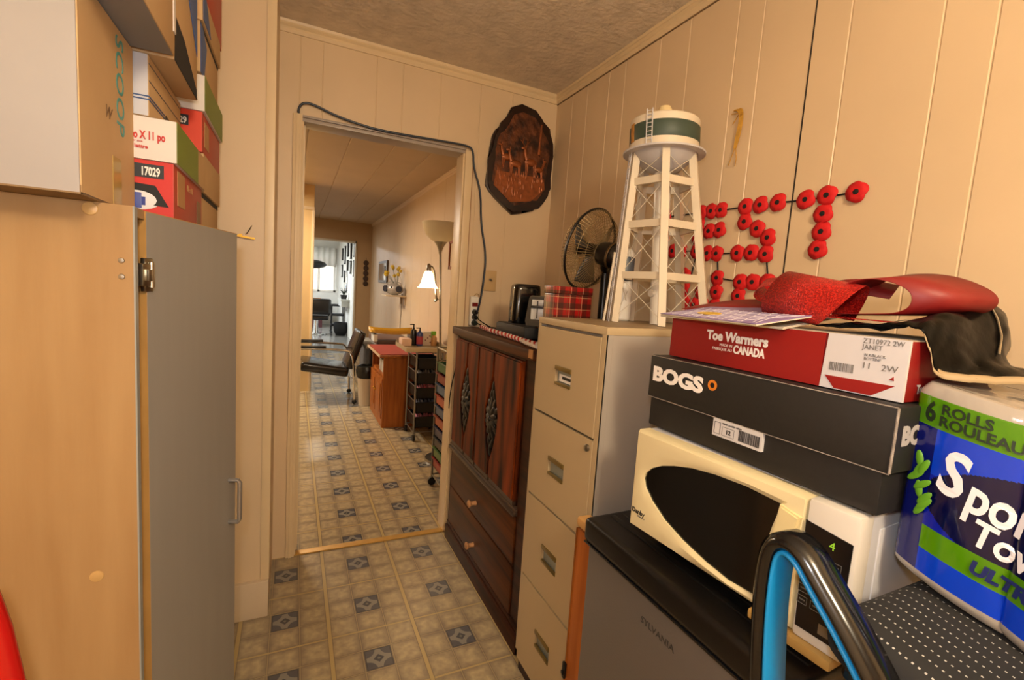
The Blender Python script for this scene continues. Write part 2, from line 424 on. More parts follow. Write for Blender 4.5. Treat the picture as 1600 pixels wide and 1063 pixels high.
def car(x, y, col, label):
    t = thing('parked_car', label, 'car', (x, y, -.25))
    prof = [(-2.1, .28), (-2.1, .75), (-1.5, .9), (-.9, 1.38), (.7, 1.38), (1.4, .95), (2.1, .85), (2.15, .28)]
    mt = Matrix(((1, 0, 0, 0), (0, 0, 1, 0), (0, 1, 0, 0), (0, 0, 0, 1)))
    MB().prism(prof, -.8, .8, mt).build('body', mat('car_paint_' + col, col, .2, coat=.6), t, ang=30)
    MB().prism([(-1.35, .92), (-.85, 1.32), (-.1, 1.32), (-.1, .92)], -.81, .81, mt).prism([(0, .92), (0, 1.32), (.65, 1.32), (1.2, .95)], -.81, .81, mt).build('side_window', mat('car_glass', '1e2a33', .1), t, smooth=False)
    for sx in (-1.3, 1.3):
        MB().cyl((sx, -.82, .32), (sx, .82, .32), .32, seg=24).build('wheel', black_matte, t)
car(-.4, 19.0, 'a9c4d6', 'pale blue car parked outside the far shop window')
car(3.6, 24.5, 'c9cfd6', 'silver car parked further off across the street')

# ================================================================== LEFT: CABINET AND BOXES
maple = wood('maple_laminate', '98774f', 'a5865d', 2, 0.4, 1.0, freq=9)
grey_lam = mat('grey_laminate', '8b8780', 0.42, var=0.03, scale=30, stretch=(1, 1, .08))
edge_tan = mat('tan_edge_band', 'ae8347', 0.5, var=.1, scale=12)
cab = thing('storage_cabinet', 'maple laminate storage cabinet with a grey door standing ajar, boxes piled on top', 'cabinet', (-.243, .987, 0))
b = MB()
b.box(-.555, -.002, 0, .016, 0, 1.435).build('side_panel', maple, cab, smooth=False)
MB().box(-.555, -.002, .925, .941, 0, 1.435).build('side_panel', maple, cab, smooth=False)
MB().box(-.555, 0, .016, .925, 1.419, 1.435).box(-.555, -.02, .016, .925, .06, .076).box(-.555, -.53, .016, .925, .06, 1.42).box(-.555, -.03, .016, .925, .52, .536).box(-.555, -.03, .016, .925, .97, .986).build('carcass', maple, cab, smooth=False)
MB().box(-.002, .0005, 0, .016, 0, 1.435).build('edge_band', mat('grey_edge_band', '8d918f', .4), cab, smooth=False)
for (x, z, r) in ((-.057, 1.4235, .011), (-.060, .793, .0105), ):
    MB().lathe([(0, 0), (r, 0), (r * .9, .002), (0, .004)], (x, .0005, z), 16, (0, -1, 0)).build('screw_cap', mat('screw_cap_tan', 'b8955f', .35), cab)
for z in (1.344, 1.317):
    MB().lathe([(0, 0), (.005, 0), (.004, .0025), (0, .003)], (-.018, .0005, z), 12, (0, -1, 0)).build('screw', steel, cab)
MB().box(-.52, -.08, .10, .50, .986, 1.10).build('folded_towels', mat('navy_cloth', '2b3650', .9, bump=.4), cab)
dr = bpy.data.objects.new('door', None); C.objects.link(dr); dr.parent = cab
dr.location = (.003, .058, 0); dr.rotation_euler = (0, 0, R(71.3)); dr['label'] = 'grey laminate door standing ajar'
MB().box(0, .34, 0, .016, .06, 1.433).build('door_panel', [grey_lam], dr, smooth=False)
MB().box(-.0012, .0, .0005, .0155, .06, 1.433).box(0, .34, .0005, .0155, 1.433, 1.4345).build('edge_band', edge_tan, dr, smooth=False)
MB().tube([(.306, 0, .808), (.306, -.022, .808), (.306, -.026, .802), (.306, -.026, .702), (.306, -.022, .696), (.306, 0, .696)], .0055, 10).build('handle', mat('satin_silver', 'a9a9aa', .3, .8), dr)
MB().box(-.012, .012, -.004, .004, 1.292, 1.352, .002).box(-.03, -.004, -.012, .003, 1.302, 1.342, .003).cyl((-.004, -.010, 1.30), (-.004, -.010, 1.345), .005).box(-.024, -.012, -.018, -.010, 1.312, 1.332, .001).build('hinge', mat('hinge_metal', 'b9b4a4', .28, 1.0), dr)
MB().box(-.005, .0, .47, .925, .06, 1.433).build('closed_door', grey_lam, cab, smooth=False)

# white carton overhanging the cabinet's near edge
t = thing('cardboard_box', 'large white carton with teal handwriting overhanging the near edge of the maple cabinet', 'box', (-.285, .905, 1.437))
MB().box(-.50, -.001, .0, .255, 0, .306, .002).build('carton', card_white, t)
MB().box(-.001, .0006, .002, .255, .002, .306).build('kraft_side', card, t, smooth=False)
MB().box(-.50, .0, .001, .006, -.001, .012).box(-.50, 0, .0, .25, -.0015, .001).build('dark_bottom_edge', mat('dark_card', '7c6342', .8), t, smooth=False)  # darker brown strip along the carton's bottom edge and underside
MB().box(.0006, .0012, .135, .178, .0, .085).build('tape', mat('yellow_tape', 'b39a4e', .3), t, smooth=False)
text('SCOOP', .056, mat('teal_marker', '4f9a94', .6), t, (.0012, .160, .295), (0, PI / 2, 0), 'handwriting', sx=.9)
text('W', .03, mat('brown_marker', '80603c', .6), t, (.0012, .10, .14), NEAR, 'scribble', shear=.4)

tk_red = mat('carton_red', 'c2261c', .5, var=.03, scale=6)
tk_orange = mat('carton_orange_red', 'd23a16', .5)
tk_side = mat('carton_brick_red', 'b4432c', .55, var=.05, scale=6)
tk_green = mat('carton_green', '76892a', .55)
tk_white = mat('carton_white', 'd4ccc4', .55)
red_ink = mat('red_ink', 'c03028', .55)
blue_c = mat('carton_blue', '3f5f9a', .55, var=.12, scale=9)
def carton(name, label, x1, y0, y1, z0, z1, lid=0.0, d=.42, body=card, lidm=card, front=None, group=None, over=.006):
    t = thing(name, label, 'box', (x1, y0, z0), 0, group)
    h = z1 - z0; L_ = y1 - y0
    MB().box(-d, 0, 0, L_, 0, h - .002, .0015).build('carton', body, t)
    if front: MB().box(-d + .002, -.0015, -.0008, .0, .001, h - lid - .001).build('printed_front', front, t, smooth=False)
    ld = None
    if lid:
        ld = MB().box(-d - over, over, -over, L_ + over, h - lid, h, .0015).build('lid', lidm, t)
    return t, ld
# near stack
t, ld = carton('paper_carton', 'red and white paper carton on cabinet top in front, printed 17029 beside a picture', -.222, 1.165, 1.475, 1.437, 1.625, .080, body=tk_side, lidm=tk_white, front=tk_red)
MB().box(.0063, .007, -.004, .22, .108, .188).build('green_band', tk_green, t, smooth=False)
MB().box(.0063, .007, .22, .316, .108, .188).build('kraft_band', card, t, smooth=False)
text('½ po X 11 po', .021, red_ink, t, (-.012, -.0075, .146), FRONT, 'lettering', 'RIGHT', bold=.0007, sx=.58)
text('Letter size', .006, red_ink, t, (-.048, -.0075, .139), FRONT, 'lettering', 'RIGHT')
text('format lettre', .0095, red_ink, t, (-.040, -.0075, .128), FRONT, 'lettering', 'RIGHT', bold=.0003)
MB().box(-.16, -.016, -.0016, -.0008, .074, .100).build('number_label', mat('label_black', '25282c', .5), t, smooth=False)
text('17029', .0225, ink_white, t, (-.022, -.002, .0785), FRONT, 'lettering', 'RIGHT', bold=.0007, sx=.56)
MB().prism([(-.12, .066), (-.030, .060), (-.008, .020), (-.04, .022), (-.12, .05)], .0008, .0018, Matrix(((1, 0, 0, 0), (0, 0, -1, 0), (0, 1, 0, 0), (0, 0, 0, 1)))).build('picture_black_board', black_matte, t, smooth=False)  # black board in the printed picture, behind the white shape
MB().sph((-.058, -.001, .031), 1, (.036, .0015, .020), 24, 10).build('picture_white_shape', mat('picture_white', 'd9d9dc', .5), t)
MB().box(-.11, -.052, -.0032, -.001, .014, .044, .001).box(-.052, -.046, -.0030, -.001, .020, .036).build('picture_blue_shape', mat('picture_blue', '2a3a8c', .4), t)
MB().box(.0003, .0012, .03, .10, .03, .10).build('side_panel_print', mat('kraft_print', 'b98a58', .6), t, smooth=False)
MB().box(.0003, .0012, .24, .29, .012, .070).build('side_barcode', mat('kraft_print2', '8f6a4a', .6), t, smooth=False)
text('8½ x 11', .02, mat('kraft_print', 'b98a58', .6), t, (.0012, .12, .075), NEAR, 'lettering')
t, ld = carton('file_box', 'white banker style box with thin blue stripes, second in the near stack', -.262, 1.170, 1.450, 1.629, 1.745, 0, body=card, front=mat('banker_white', 'c6c6cc', .55))
for z in (.036, .030): MB().box(-.42, .001, -.0016, .0, z, z + .0025).box(.0002, .0012, 0, .12, z, z + .0025).build('blue_stripe', mat('stripe_blue', '3b5686', .5), t, smooth=False)
MB().box(.0002, .0012, 0, .278, .098, .0995).box(.0002, .0012, 0, .278, .066, .0675).build('outline', ink_grey, t, smooth=False)
MB().prism([(.12, .002), (.128, .040), (.19, .036), (.225, .014), (.222, .0)], .0004, .0016, Matrix(((0, 0, 1, 0), (1, 0, 0, 0), (0, 1, 0, 0), (0, 0, 0, 1)))).build('badge', mat('badge_brown', '2d2418', .5), t, smooth=False)
text('ROYAL', .018, card, t, (.0018, .142, .012), NEAR, 'lettering', bold=.0004, sx=.9)
t, ld = carton('cardboard_box', 'tan cardboard box with grey underside overhanging the white carton', -.218, .86, 1.158, 1.748, 2.06, 0, d=.45)
MB().box(-.448, -.002, .002, .296, -.0012, .0004).build('grey_underside', mat('greyboard', '86817b', .8), t, smooth=False)
MB().box(-.001, .002, .285, .3005, .04, .31).build('pale_edge', tk_white, t, smooth=False)
MB().prism([(.16, .075), (.19, .085), (.205, .07), (.18, .06)], .0004, .0014, Matrix(((0, 0, 1, 0), (1, 0, 0, 0), (0, 1, 0, 0), (0, 0, 0, 1)))).build('torn_patch', mat('torn_brown', '8a5a34', .8), t, smooth=False)
t, ld = carton('cardboard_box', 'blue and tan box with dark open handhole, above the banker style box', -.222, 1.175, 1.415, 1.747, 2.03, 0, body=card)
MB().prism([(0, .0), (.235, -.0), (.225, .02), (.09, .075), (.01, .085)], .0006, .0016, Matrix(((0, 0, 1, 0), (1, 0, 0, 0), (0, 1, 0, 0), (0, 0, 0, 1)))).build('handhole', mat('hole_dark', '211d1b', .9), t, smooth=False)
MB().prism([(.05, .26), (.235, .10), (.235, .283), (.03, .283)], .0006, .0018, Matrix(((0, 0, 1, 0), (1, 0, 0, 0), (0, 1, 0, 0), (0, 0, 0, 1)))).build('blue_print', blue_c, t, smooth=False)
# far stack, against the pillar
t, ld = carton('cardboard_box', 'plain tan lidded box at the foot of the far stack by the pillar', -.228, 1.515, 1.80, 1.437, 1.645, .10, lidm=card)
MB().box(.0002, .001, .0, .285, .095, .107).build('lid_gap', dark_m, t, smooth=False)
t, ld = carton('paper_carton', 'orange red paper carton printed 17029, second in the far stack', -.226, 1.515, 1.83, 1.649, 1.842, .090, body=tk_side, lidm=tk_white, front=tk_orange)
MB().box(.0063, .007, -.004, .32, .106, .192).build('green_band', tk_green, t, smooth=False)
MB().box(-.16, -.03, -.0016, -.0008, .062, .088).build('number_label', mat('label_black', '25282c', .5), t, smooth=False)
text('17029', .0215, ink_white, t, (-.034, -.002, .067), FRONT, 'lettering', 'RIGHT', bold=.0008, sx=.75)
text('x 11 in', .0195, red_ink, t, (-.014, -.0075, .146), FRONT, 'lettering', 'RIGHT', bold=.0005)
text('letter size', .009, red_ink, t, (-.04, -.0075, .130), FRONT, 'lettering', 'RIGHT')
MB().box(.0003, .0012, .03, .10, .02, .085).build('side_panel_print', mat('kraft_print', 'b98a58', .6), t, smooth=False)
t, ld = carton('cardboard_box', 'worn blue and tan lidded box, third in the far stack', -.228, 1.50, 1.80, 1.846, 2.045, .075, body=card, lidm=card)
MB().prism([(.0, .0), (.05, .0), (.09, .09), (.03, .12), (0, .12)], .0006, .0016, Matrix(((0, 0, 1, 0), (1, 0, 0, 0), (0, 1, 0, 0), (0, 0, 0, 1)))).build('blue_print', blue_c, t, smooth=False)
MB().box(.0002, .001, .0, .30, .115, .128).build('lid_gap', dark_m, t, smooth=False)
MB().prism([(.0, .13), (.12, .13), (.05, .195), (0, .195)], .0065, .0075, Matrix(((0, 0, 1, 0), (1, 0, 0, 0), (0, 1, 0, 0), (0, 0, 0, 1)))).build('blue_print', blue_c, t, smooth=False)
t, ld = carton('paper_carton', 'rust red carton at the very top of the far stack', -.226, 1.56, 1.87, 2.048, 2.25, 0, body=tk_side)

# brass hook on the pillar, red pole in the corner
t = thing('wall_hook', 'small brass hook and nail on the cream pillar beside the grey door', 'hook', (-.165, 1.944, 1.470))
MB().bar((-.03, -.012, 0), (.035, -.012, -.006), .005, .006).bar((-.01, 0, .002), (-.01, -.014, .002), .012, .008).build('hook', brass, t)
MB().tube([(.005, 0, .008), (.012, -.018, .012), (.022, -.022, .03), (.026, -.02, .038)], .0016, 6).build('nail', steel, t)
t = thing('broom', 'glossy red pole leaning in the near left corner beside the maple cabinet', 'broom', (-.292, .725, -.0))
MB().tube([(.085, -.005, .03), (-.045, .042, .86), (-.062, .048, .925)], .0155, 16).build('pole', mat('gloss_red', 'a81410', .25), t)
MB().box(.03, .16, -.05, .04, 0, .035, .008).build('foot', mat('gloss_red', 'a81410', .25), t)
# screw left in the right wall
tag(MB().lathe([(0, 0), (.006, 0), (.005, .003), (0, .004)], (XR, .437, 1.356), 12, (-1, 0, 0)).build('wall_screw', mat('painted_screw', 'a89274', .4)), 'small round screw head in the bare right wall', 'screw')
for (y, z) in ((1.944, 2.02), (1.944, 1.80)):
    pass

# ================================================================== RIGHT: FURNITURE ALONG THE WALL
RZ = -PI / 2       # local x runs towards the camera along the wall, local -y faces the room
dk_wood = wood('dark_walnut', '221008', '45210e', 0, 0.5, 1.0, spec=.2)
rd_wood = wood('reddish_walnut', '1e0a03', '8a3c0e', 2, 0.55, 1.0, freq=8, spec=.18)
md_wood = wood('drawer_walnut', '30180b', '5e3212', 0, 0.45, 1.0, spec=.2)
t = thing('dresser', 'dark carved walnut dresser chest with two doors and two drawers right of the doorway', 'dresser', (.775, 2.29, 0), RZ)
W_, D_ = .89, .505
MB().box(0, W_, .018, D_, .10, 1.10).box(0, .022, 0, .03, .08, 1.105).box(.80, W_, 0, .03, .08, 1.105).box(0, W_, 0, .03, 1.093, 1.105).build('carcass', dk_wood, t, smooth=False)
MB().box(-.012, W_ + .006, -.030, D_, 1.103, 1.141, .007).build('top', wood('walnut_top', '30190b', '5c3419', 0, 0.5, 1.0, spec=.2), t)
MB().box(W_ - .03, W_ + .002, -.0305, -.0295, 1.112, 1.14).prism([(W_ - .03, -.0306), (W_ - .0, -.0306), (W_ - .012, -.016)], 1.14, 1.1416).build('chipped_corner', mat('bare_chip', 'a5723a', .6), t, smooth=False)
MB().box(0, W_, -.016, .02, 0, .075, .006).box(.0, W_, -.008, .02, .075, .098, .006).build('plinth', dk_wood, t)
MB().box(.0, .805, -.020, .02, .498, .514, .004).box(.0, .805, -.012, .02, .514, .526, .003).build('ledge', wood('grey_walnut', '2b1e18', '57463a', 0, .4), t)
def carved_door(x0, wl, wr):
    d = bpy.data.objects.new('door', None); C.objects.link(d); d.parent = t; d.location = (x0, 0, 0)
    w = wl + wr + .008
    MB().box(0, w, .004, .018, .526, 1.092).build('door_panel', dk_wood, d, smooth=False)
    for (a, b2) in ((0, wl), (wl + .008, w)):
        # raised planks, bevelled at head and foot, narrowed at the waist
        cx = (a + b2) / 2; hw = (b2 - a) / 2
        inner = b2 if a == 0 else a
        k = -1 if a == 0 else 1
        outer = a if a == 0 else b2
        poly = [(outer, .545), (outer, 1.085), (inner, 1.085), (inner, .98), (inner + k * .040, .92), (inner + k * .075, .83), (inner + k * .070, .76), (inner + k * .035, .68), (inner, .62), (inner, .545)]
        mt = Matrix(((1, 0, 0, 0), (0, 0, -1, .004), (0, 1, 0, 0), (0, 0, 0, 1)))
        MB().prism(poly, 0, .020, mt, bev=.007).build('raised_plank', rd_wood, d)
        MB().prism([(a, .526), (b2, .526), (b2, .548), (cx, .560), (a, .548)], 0, .014, mt, bev=.003).build('foot_block', wood('grey_walnut', '2b1e18', '57463a', 0, .4), d)
    cm = MB(); cc = Vector((wl + .004, -.004, .80)); rnd = random.Random(3)
    for ring, (n, rr, ln) in enumerate(((11, .046, .040), (9, .026, .034))):
        for i in range(n):
            a = i * 2 * PI / n + ring * .3
            p = cc + Vector((math.cos(a) * rr * .8, -.004 - .006 * ring, math.sin(a) * rr * 1.35))
            cm.sph(p, 1, (ln * .42, .008, ln * .95), 10, 6, Euler((0, -a + PI / 2, 0)))
    cm.sph(cc + Vector((0, -.016, 0)), .011, (1, .8, 1), 12, 8)
    for s_ in (-1, 1):
        for j in range(3):
            cm.sph(cc + Vector(((-.014, .014, 0)[j] , -.004, s_ * (.105 + (.0, .0, .028)[j]))), 1, (.012, .008, .030), 10, 6, Euler((0, (.5, -.5, 0)[j] * s_, 0)))
    cm.build('carved_medallion', mat('carving_dark', '120d08', .5, var=.4, scale=40), d)
carved_door(.022, .178, .145); carved_door(.360, .165, .245)
for (z0, z1) in ((.302, .494), (.100, .294)):
    d = MB().box(.022, .800, -.006, .016, z0, z1, .004).build('drawer', md_wood, t)
    for kx in ((.40),):
        MB().lathe([(.011, 0), (.009, .012), (.010, .024), (.017, .031), (.017, .036), (.011, .040), (.004, .041)], (kx, -.006, (z0 + z1) / 2 + -.03), 18, (0, -1, 0)).build('knob', mat('bare_wood_knob', 'b9875a', .5, var=.15, scale=60), d)

# four drawer filing cabinet
fbeige = mat('file_beige', 'b5a07c', 0.42, var=.02, scale=3)
fgrey = mat('file_side', 'a59c91', 0.42, var=.02, scale=3)
t = thing('filing_cabinet', 'beige metal four drawer filing cabinet with water tower model on top', 'filing cabinet', (.74, 1.358, 0), RZ)
W_, D_, H_ = .373, .545, 1.262
MB().box(0, W_, .0201, D_, .05, H_ - .022).box(0, .012, 0, .02, .05, H_ - .02).box(W_ - .018, W_, 0, .02, .05, H_ - .02).build('body', fgrey, t, smooth=False)
MB().box(0, .013, -.0008, .004, .05, H_ - .02).box(W_ - .019, W_, -.0008, .004, .05, H_ - .02).box(0, W_, -.0008, .004, .05, .075).build('front_frame', fbeige, t, smooth=False)
MB().box(-.001, W_ + .001, -.002, D_, H_ - .022, H_ - .001, .003).build('top_rim', fbeige, t)
MB().box(.004, W_ - .004, .008, D_ - .004, H_ - .0012, H_).build('top_panel', mat('dusty_brown_top', '8e7a5c', .5, var=.06, scale=8), t, smooth=False)
MB().box(.01, W_ - .01, .01, D_, 0, .052).build('base', mat('rusty_base', '33201a', .7, var=.3, scale=30), t, smooth=False)
for i, (z0, z1) in enumerate(((.078, .366), (.374, .660), (.668, .949), (.957, 1.232))):
    d = bpy.data.objects.new('drawer', None); C.objects.link(d); d.parent = t
    zc = z0 + .135; hx = .177
    # front with a rectangular recess for the pull
    a0, a1, b0, b1 = hx - .045, hx + .045, zc - .030, zc + .030
    m = MB().box(.015, a0, -.003, .012, z0, z1).box(a1, W_ - .021, -.003, .012, z0, z1).box(a0, a1, -.003, .012, z0, b0).box(a0, a1, -.003, .012, b1, z1)
    m.box(.015, W_ - .021, .008, .012, z0, z1)
    m.build('drawer_front', fbeige, d, smooth=False)
    MB().box(a0, a1, .006, .0085, b0, b1).build('pull_recess', mat('recess_grey', '8e948c', .35, .3), d, smooth=False)
    MB().box(a0, a1, -.0075, .0, b1 - .014, b1, .002).build('pull_lip', mat('olive_bronze', '7d6a3c', .35, .5), d)
    MB().box(a0, a1, -.0055, .004, b0, b0 + .009, .002).build('label_holder', mat('olive_bronze', '7d6a3c', .35, .5), d)
    if i == 3:
        MB().box(a0 + .012, a1 - .004, .0045, .0062, b0 + .012, b0 + .034).build('label_card', ink_white, d, smooth=False)
        MB().box(a0 + .030, a1 - .006, .004, .0046, b0 + .020, b0 + .029).build('label_strip', ink_black, d, smooth=False)
    if i == 2:
        MB().lathe([(0, 0), (.010, 0), (.010, .006), (.007, .008), (0, .008)], (.333, -.003, .925), 18, (0, -1, 0)).box(.3325, .3335, -.0115, -.010, .919, .931).build('lock', steel, d)

# wooden post between filing cabinet and fridge
pine = wood('orange_pine', '8a4a1c', 'b5692c', 2, .45, 1.0)
t = thing('wood_post', 'upright orange stained board between the filing cabinet and the small fridge', 'board', (.69, .977, 0), RZ)
MB().box(.004, .068, .0, .03, 0, .728, .002).build('board', pine, t)
MB().box(.0, .006, -.002, .03, 0, .728, .001).build('board_edge', wood('orange_pine_dark', '75400f', '96551d', 2, .45, 1.0), t)
MB().box(.0, .072, -.003, .04, .734, .760, .008).build('cap', wood('pale_pine', 'b98a50', 'cfa468', 0, .5), t)
MB().box(-.001, .012, -.010, -.002, .300, .345, .003).box(.001, .010, -.014, -.008, .312, .322, .002).build('latch', black, t)

# small fridge
frg = mat('fridge_grey', '67625d', 0.42, 0.1, var=.03, scale=6, bump=.05, bscale=220)
t = thing('mini_fridge', 'small grey fridge with black moulded top carrying the white microwave', 'fridge', (.675, .902, 0), RZ)
MB().box(.004, .526, .055, .50, .03, .755).build('body', mat('fridge_side_black', '18181a', .4), t, smooth=False)
MB().box(.004, .526, .0, .05, .035, .742, .006).build('door', frg, t)
text('SYLVANIA', .020, mat('fridge_print', '3a3835', .4), t, (.205, -.0008, .664), FRONT, 'lettering', sx=1.05)
tp = MB().box(-.004, .534, -.016, .51, .738, .798, .016, 4).build('top', mat('fridge_top_black', '0c0b0b', .34, bump=.03, bscale=90), t)
MB().box(.02, .515, .045, .060, .796, .8015, .002).box(.02, .515, .085, .46, .796, .8015, .002).build('top_ridge', mat('fridge_top_black', '0c0b0b', .34), t)
MB().box(.0, .530, -.014, -.004, .7335, .7385, .0015).build('lower_lip', mat('lip_black', '1a1919', .25), t)
for (x, y) in ((.04, .08), (.49, .08), (.04, .46), (.49, .46)): MB().cyl((x, y, 0), (x, y, .032), .016).build('foot', black, t)

# microwave
mwcream = mat('microwave_cream', 'd8caa0', 0.33)
mwwhite = mat('microwave_white', 'd3cdc2', 0.33)
t = thing('microwave', 'cream and white microwave oven with egg shaped black window on the fridge', 'microwave', (.70, .787, .832), R(-86.1))
W_, H_ = .440, .222
MB().box(.003, W_ - .003, .03, .335, .0, H_, .006).build('body', mat('microwave_shell', 'b9b9bd', .38), t)
sp = MB().box(W_ - .004, W_ - .001, .06, .30, .03, H_ - .03, .0015).build('side_rim', mat('microwave_shell2', 'c4c4c8', .38), t)
# door with an egg shaped recess: outline bridged to the rectangle
wp = [(.327, .192), (.301, .017), (.25, .014), (.201, .021), (.145, .035), (.097, .053), (.058, .078), (.036, .100), (.030, .118), (.034, .132), (.049, .148), (.075, .163), (.108, .175), (.150, .186), (.202, .193), (.265, .196)]
def egg_door():
    bm = bmesh.new(); n = len(wp)
    cx, cz = .18, .11
    def outer(px, pz):
        dx, dz = px - cx, pz - cz; k = 9
        if abs(dx) > 1e-6: k = min(k, ((.366 if dx > 0 else 0) - cx) / dx)
        if abs(dz) > 1e-6: k = min(k, ((H_ - .002 if dz > 0 else .0) - cz) / dz)
        return cx + dx * k, cz + dz * k
    fine = []
    for i in range(n):
        a, b2 = wp[i], wp[(i + 1) % n]
        fine.append(a)
        if i == 0: fine += [(a[0] + (b2[0] - a[0]) * f - .006 * math.sin(f * PI), a[1] + (b2[1] - a[1]) * f) for f in (.25, .5, .75)]
    pts = fine; n = len(pts)
    out = [outer(*p) for p in pts]
    # add the rectangle's corners
    corners = [(.366, H_ - .002), (.366, 0), (0, 0), (0, H_ - .002)]
    for c_ in corners:
        j = min(range(n), key=lambda i: (out[i][0] - c_[0]) ** 2 + (out[i][1] - c_[1]) ** 2); out[j] = c_
    def ring(l, y): return [bm.verts.new((p[0], y, p[1])) for p in l]
    back = ring(out, .034)
    fr_ = ring(out, .004)
    o2 = ring([(p[0] + (.18 - p[0]) * .022, p[1] + (.11 - p[1]) * .045) for p in out], -.004)
    mid = ring([(p[0] + (q[0] - p[0]) * .30, p[1] + (q[1] - p[1]) * .30) for p, q in zip(pts, out)], -.007)
    inn = ring(pts, -.002); deep = ring(pts, .010)
    for A, B in ((back, fr_), (fr_, o2), (o2, mid), (mid, inn), (inn, deep)):
        for i in range(n): bm.faces.new((A[i], A[(i + 1) % n], B[(i + 1) % n], B[i]))
    m = MB(); m.bm.free(); m.bm = bm
    d = m.build('door', mwcream, t, ang=40)
    w2 = MB().prism(pts, 0, .008, Matrix(((1, 0, 0, 0), (0, 0, 1, .0015), (0, 1, 0, 0), (0, 0, 0, 1)))).build('door_window', mat('oven_glass', '060606', .22, coat=.3), d, smooth=False)
    MB().prism([(.329, .194), (.362, .186), (.338, .006), (.303, .010)], 0, .010, Matrix(((1, 0, 0, 0), (0, 0, -1, -.003), (0, 1, 0, 0), (0, 0, 0, 1))), bev=.003).build('door_handle', mat('handle_cream', 'dccb98', .35), d)
    text('Danby', .0145, ink_black, d, (.008, -.0062, .036), FRONT, 'lettering', bold=.0004)
    text('Designer', .006, ink_grey, d, (.026, -.0062, .030), FRONT, 'lettering')
egg_door()
pn = MB().box(.3675, W_, -.004, .034, -.002, H_ - .001, .006).build('control_panel', mwwhite, t)
MB().prism([(.368, .186), (.434, .178), (.432, .016), (.372, .016)], 0, .002, Matrix(((1, 0, 0, 0), (0, 0, -1, -.0035), (0, 1, 0, 0), (0, 0, 0, 1)))).build('keypad', mat('keypad_black', '0b0b0c', .3), pn, smooth=False)
text('4', .017, mat('led_green', '7fae2a', .5, emit=.5), pn, (.404, -.0062, .158), FRONT, 'clock_digits')
kb = MB()
for r_ in range(5):
    for c_ in range(3):
        x = .3775 + c_ * .0195; z = .135 - r_ * .0185
        kb.tube([(x - .007, -.006, z - .006), (x + .007, -.006, z - .006), (x + .007, -.006, z + .006), (x - .007, -.006, z + .006)], .0006, 4, closed=True).box(x - .004, x + .004, -.0062, -.0056, z - .001, z + .001)
kb.build('keypad_buttons', mat('key_outline', '5a5a5a', .4), pn, smooth=False)
MB().box(.405, .426, -.0062, -.0056, .024, .040).build('panel_sticker', mat('sticker_dim', '6d6250', .5), pn, smooth=False)
MB().box(.3, W_ - .01, -.014, .03, -.019, -.002, .004).build('lower_trim', mat('aged_yellow_plastic', 'b58f4e', .4), t)
for (x, y) in ((.05, .06), (.39, .06), (.05, .30), (.39, .30)): MB().cyl((x, y, -.031), (x, y, .002), .014).build('foot', black, t)

# boot box on the microwave
bogm = mat('boot_box_black', '1b1917', .55, var=.18, scale=110, detail=2)
t = thing('boot_box', 'black boot box lettered BOGS lying on top of the microwave', 'box', (.735, .81, 1.0585), RZ)
MB().box(.006, .470, .006, .30, 0, .120, .002).build('box_base', mat('boot_box_base', '1a1817', .6, var=.15, scale=110, detail=2), t)
lid = MB().box(0, .480, 0, .306, .064, .158, .004).build('lid', bogm, t)
MB().tube([(.48, .0, .066), (.4805, -.0005, .11), (.48, .0, .157)], .0018, 6).tube([(.0, 0, .0645), (.48, 0, .0645)], .0009, 5).tube([(0, 0, .157), (.24, -.0005, .1575), (.48, 0, .157)], .001, 5).build('worn_edge', mat('worn_paper', '8a8178', .8, var=.4, scale=60, ), lid)
text('BOGS', .042, ink_white, lid, (.012, -.0008, .104), FRONT, 'lettering', bold=.0022, sx=1.30)
MB().lathe([(.0055, 0), (.0105, 0), (.0105, .001), (.0055, .001)], (.176, -.0002, .124), 24, (0, -1, 0), cap=False).build('orange_ring', mat('ring_orange', 'd07a20', .5), lid, smooth=False)
text('BOGS', .036, mat('dim_white', 'a9a5a2', .6), lid, (.4810, .016, .105), NEAR, 'lettering', bold=.002)
lb = MB().box(.188, .292, -.0010, .006, .031, .0640).build('label', mat('label_paper', 'c9c7c8', .5), t, smooth=False)
m = MB(); x = .246
while x < .286:
    w_ = random.choice((.0007, .0012, .0018)); m.box(x, x + w_, -.0016, -.0009, .036, .056); x += w_ + random.choice((.0008, .0013))
m.tube([(.192, -.0012, .036), (.205, -.0012, .036), (.205, -.0012, .058), (.192, -.0012, .058)], .0006, 4, closed=True)
m.tube([(.210, -.0012, .036), (.236, -.0012, .036), (.236, -.0012, .052), (.210, -.0012, .052)], .0004, 4, closed=True)
m.build('barcode', ink_black, lb, smooth=False)
text('12', .011, ink_black, lb, (.218, -.0013, .0405), FRONT, 'lettering', bold=.0004)
text('MENS CLASSIC HIGH', .0045, ink_black, lb, (.209, -.0013, .0565), FRONT, 'lettering')

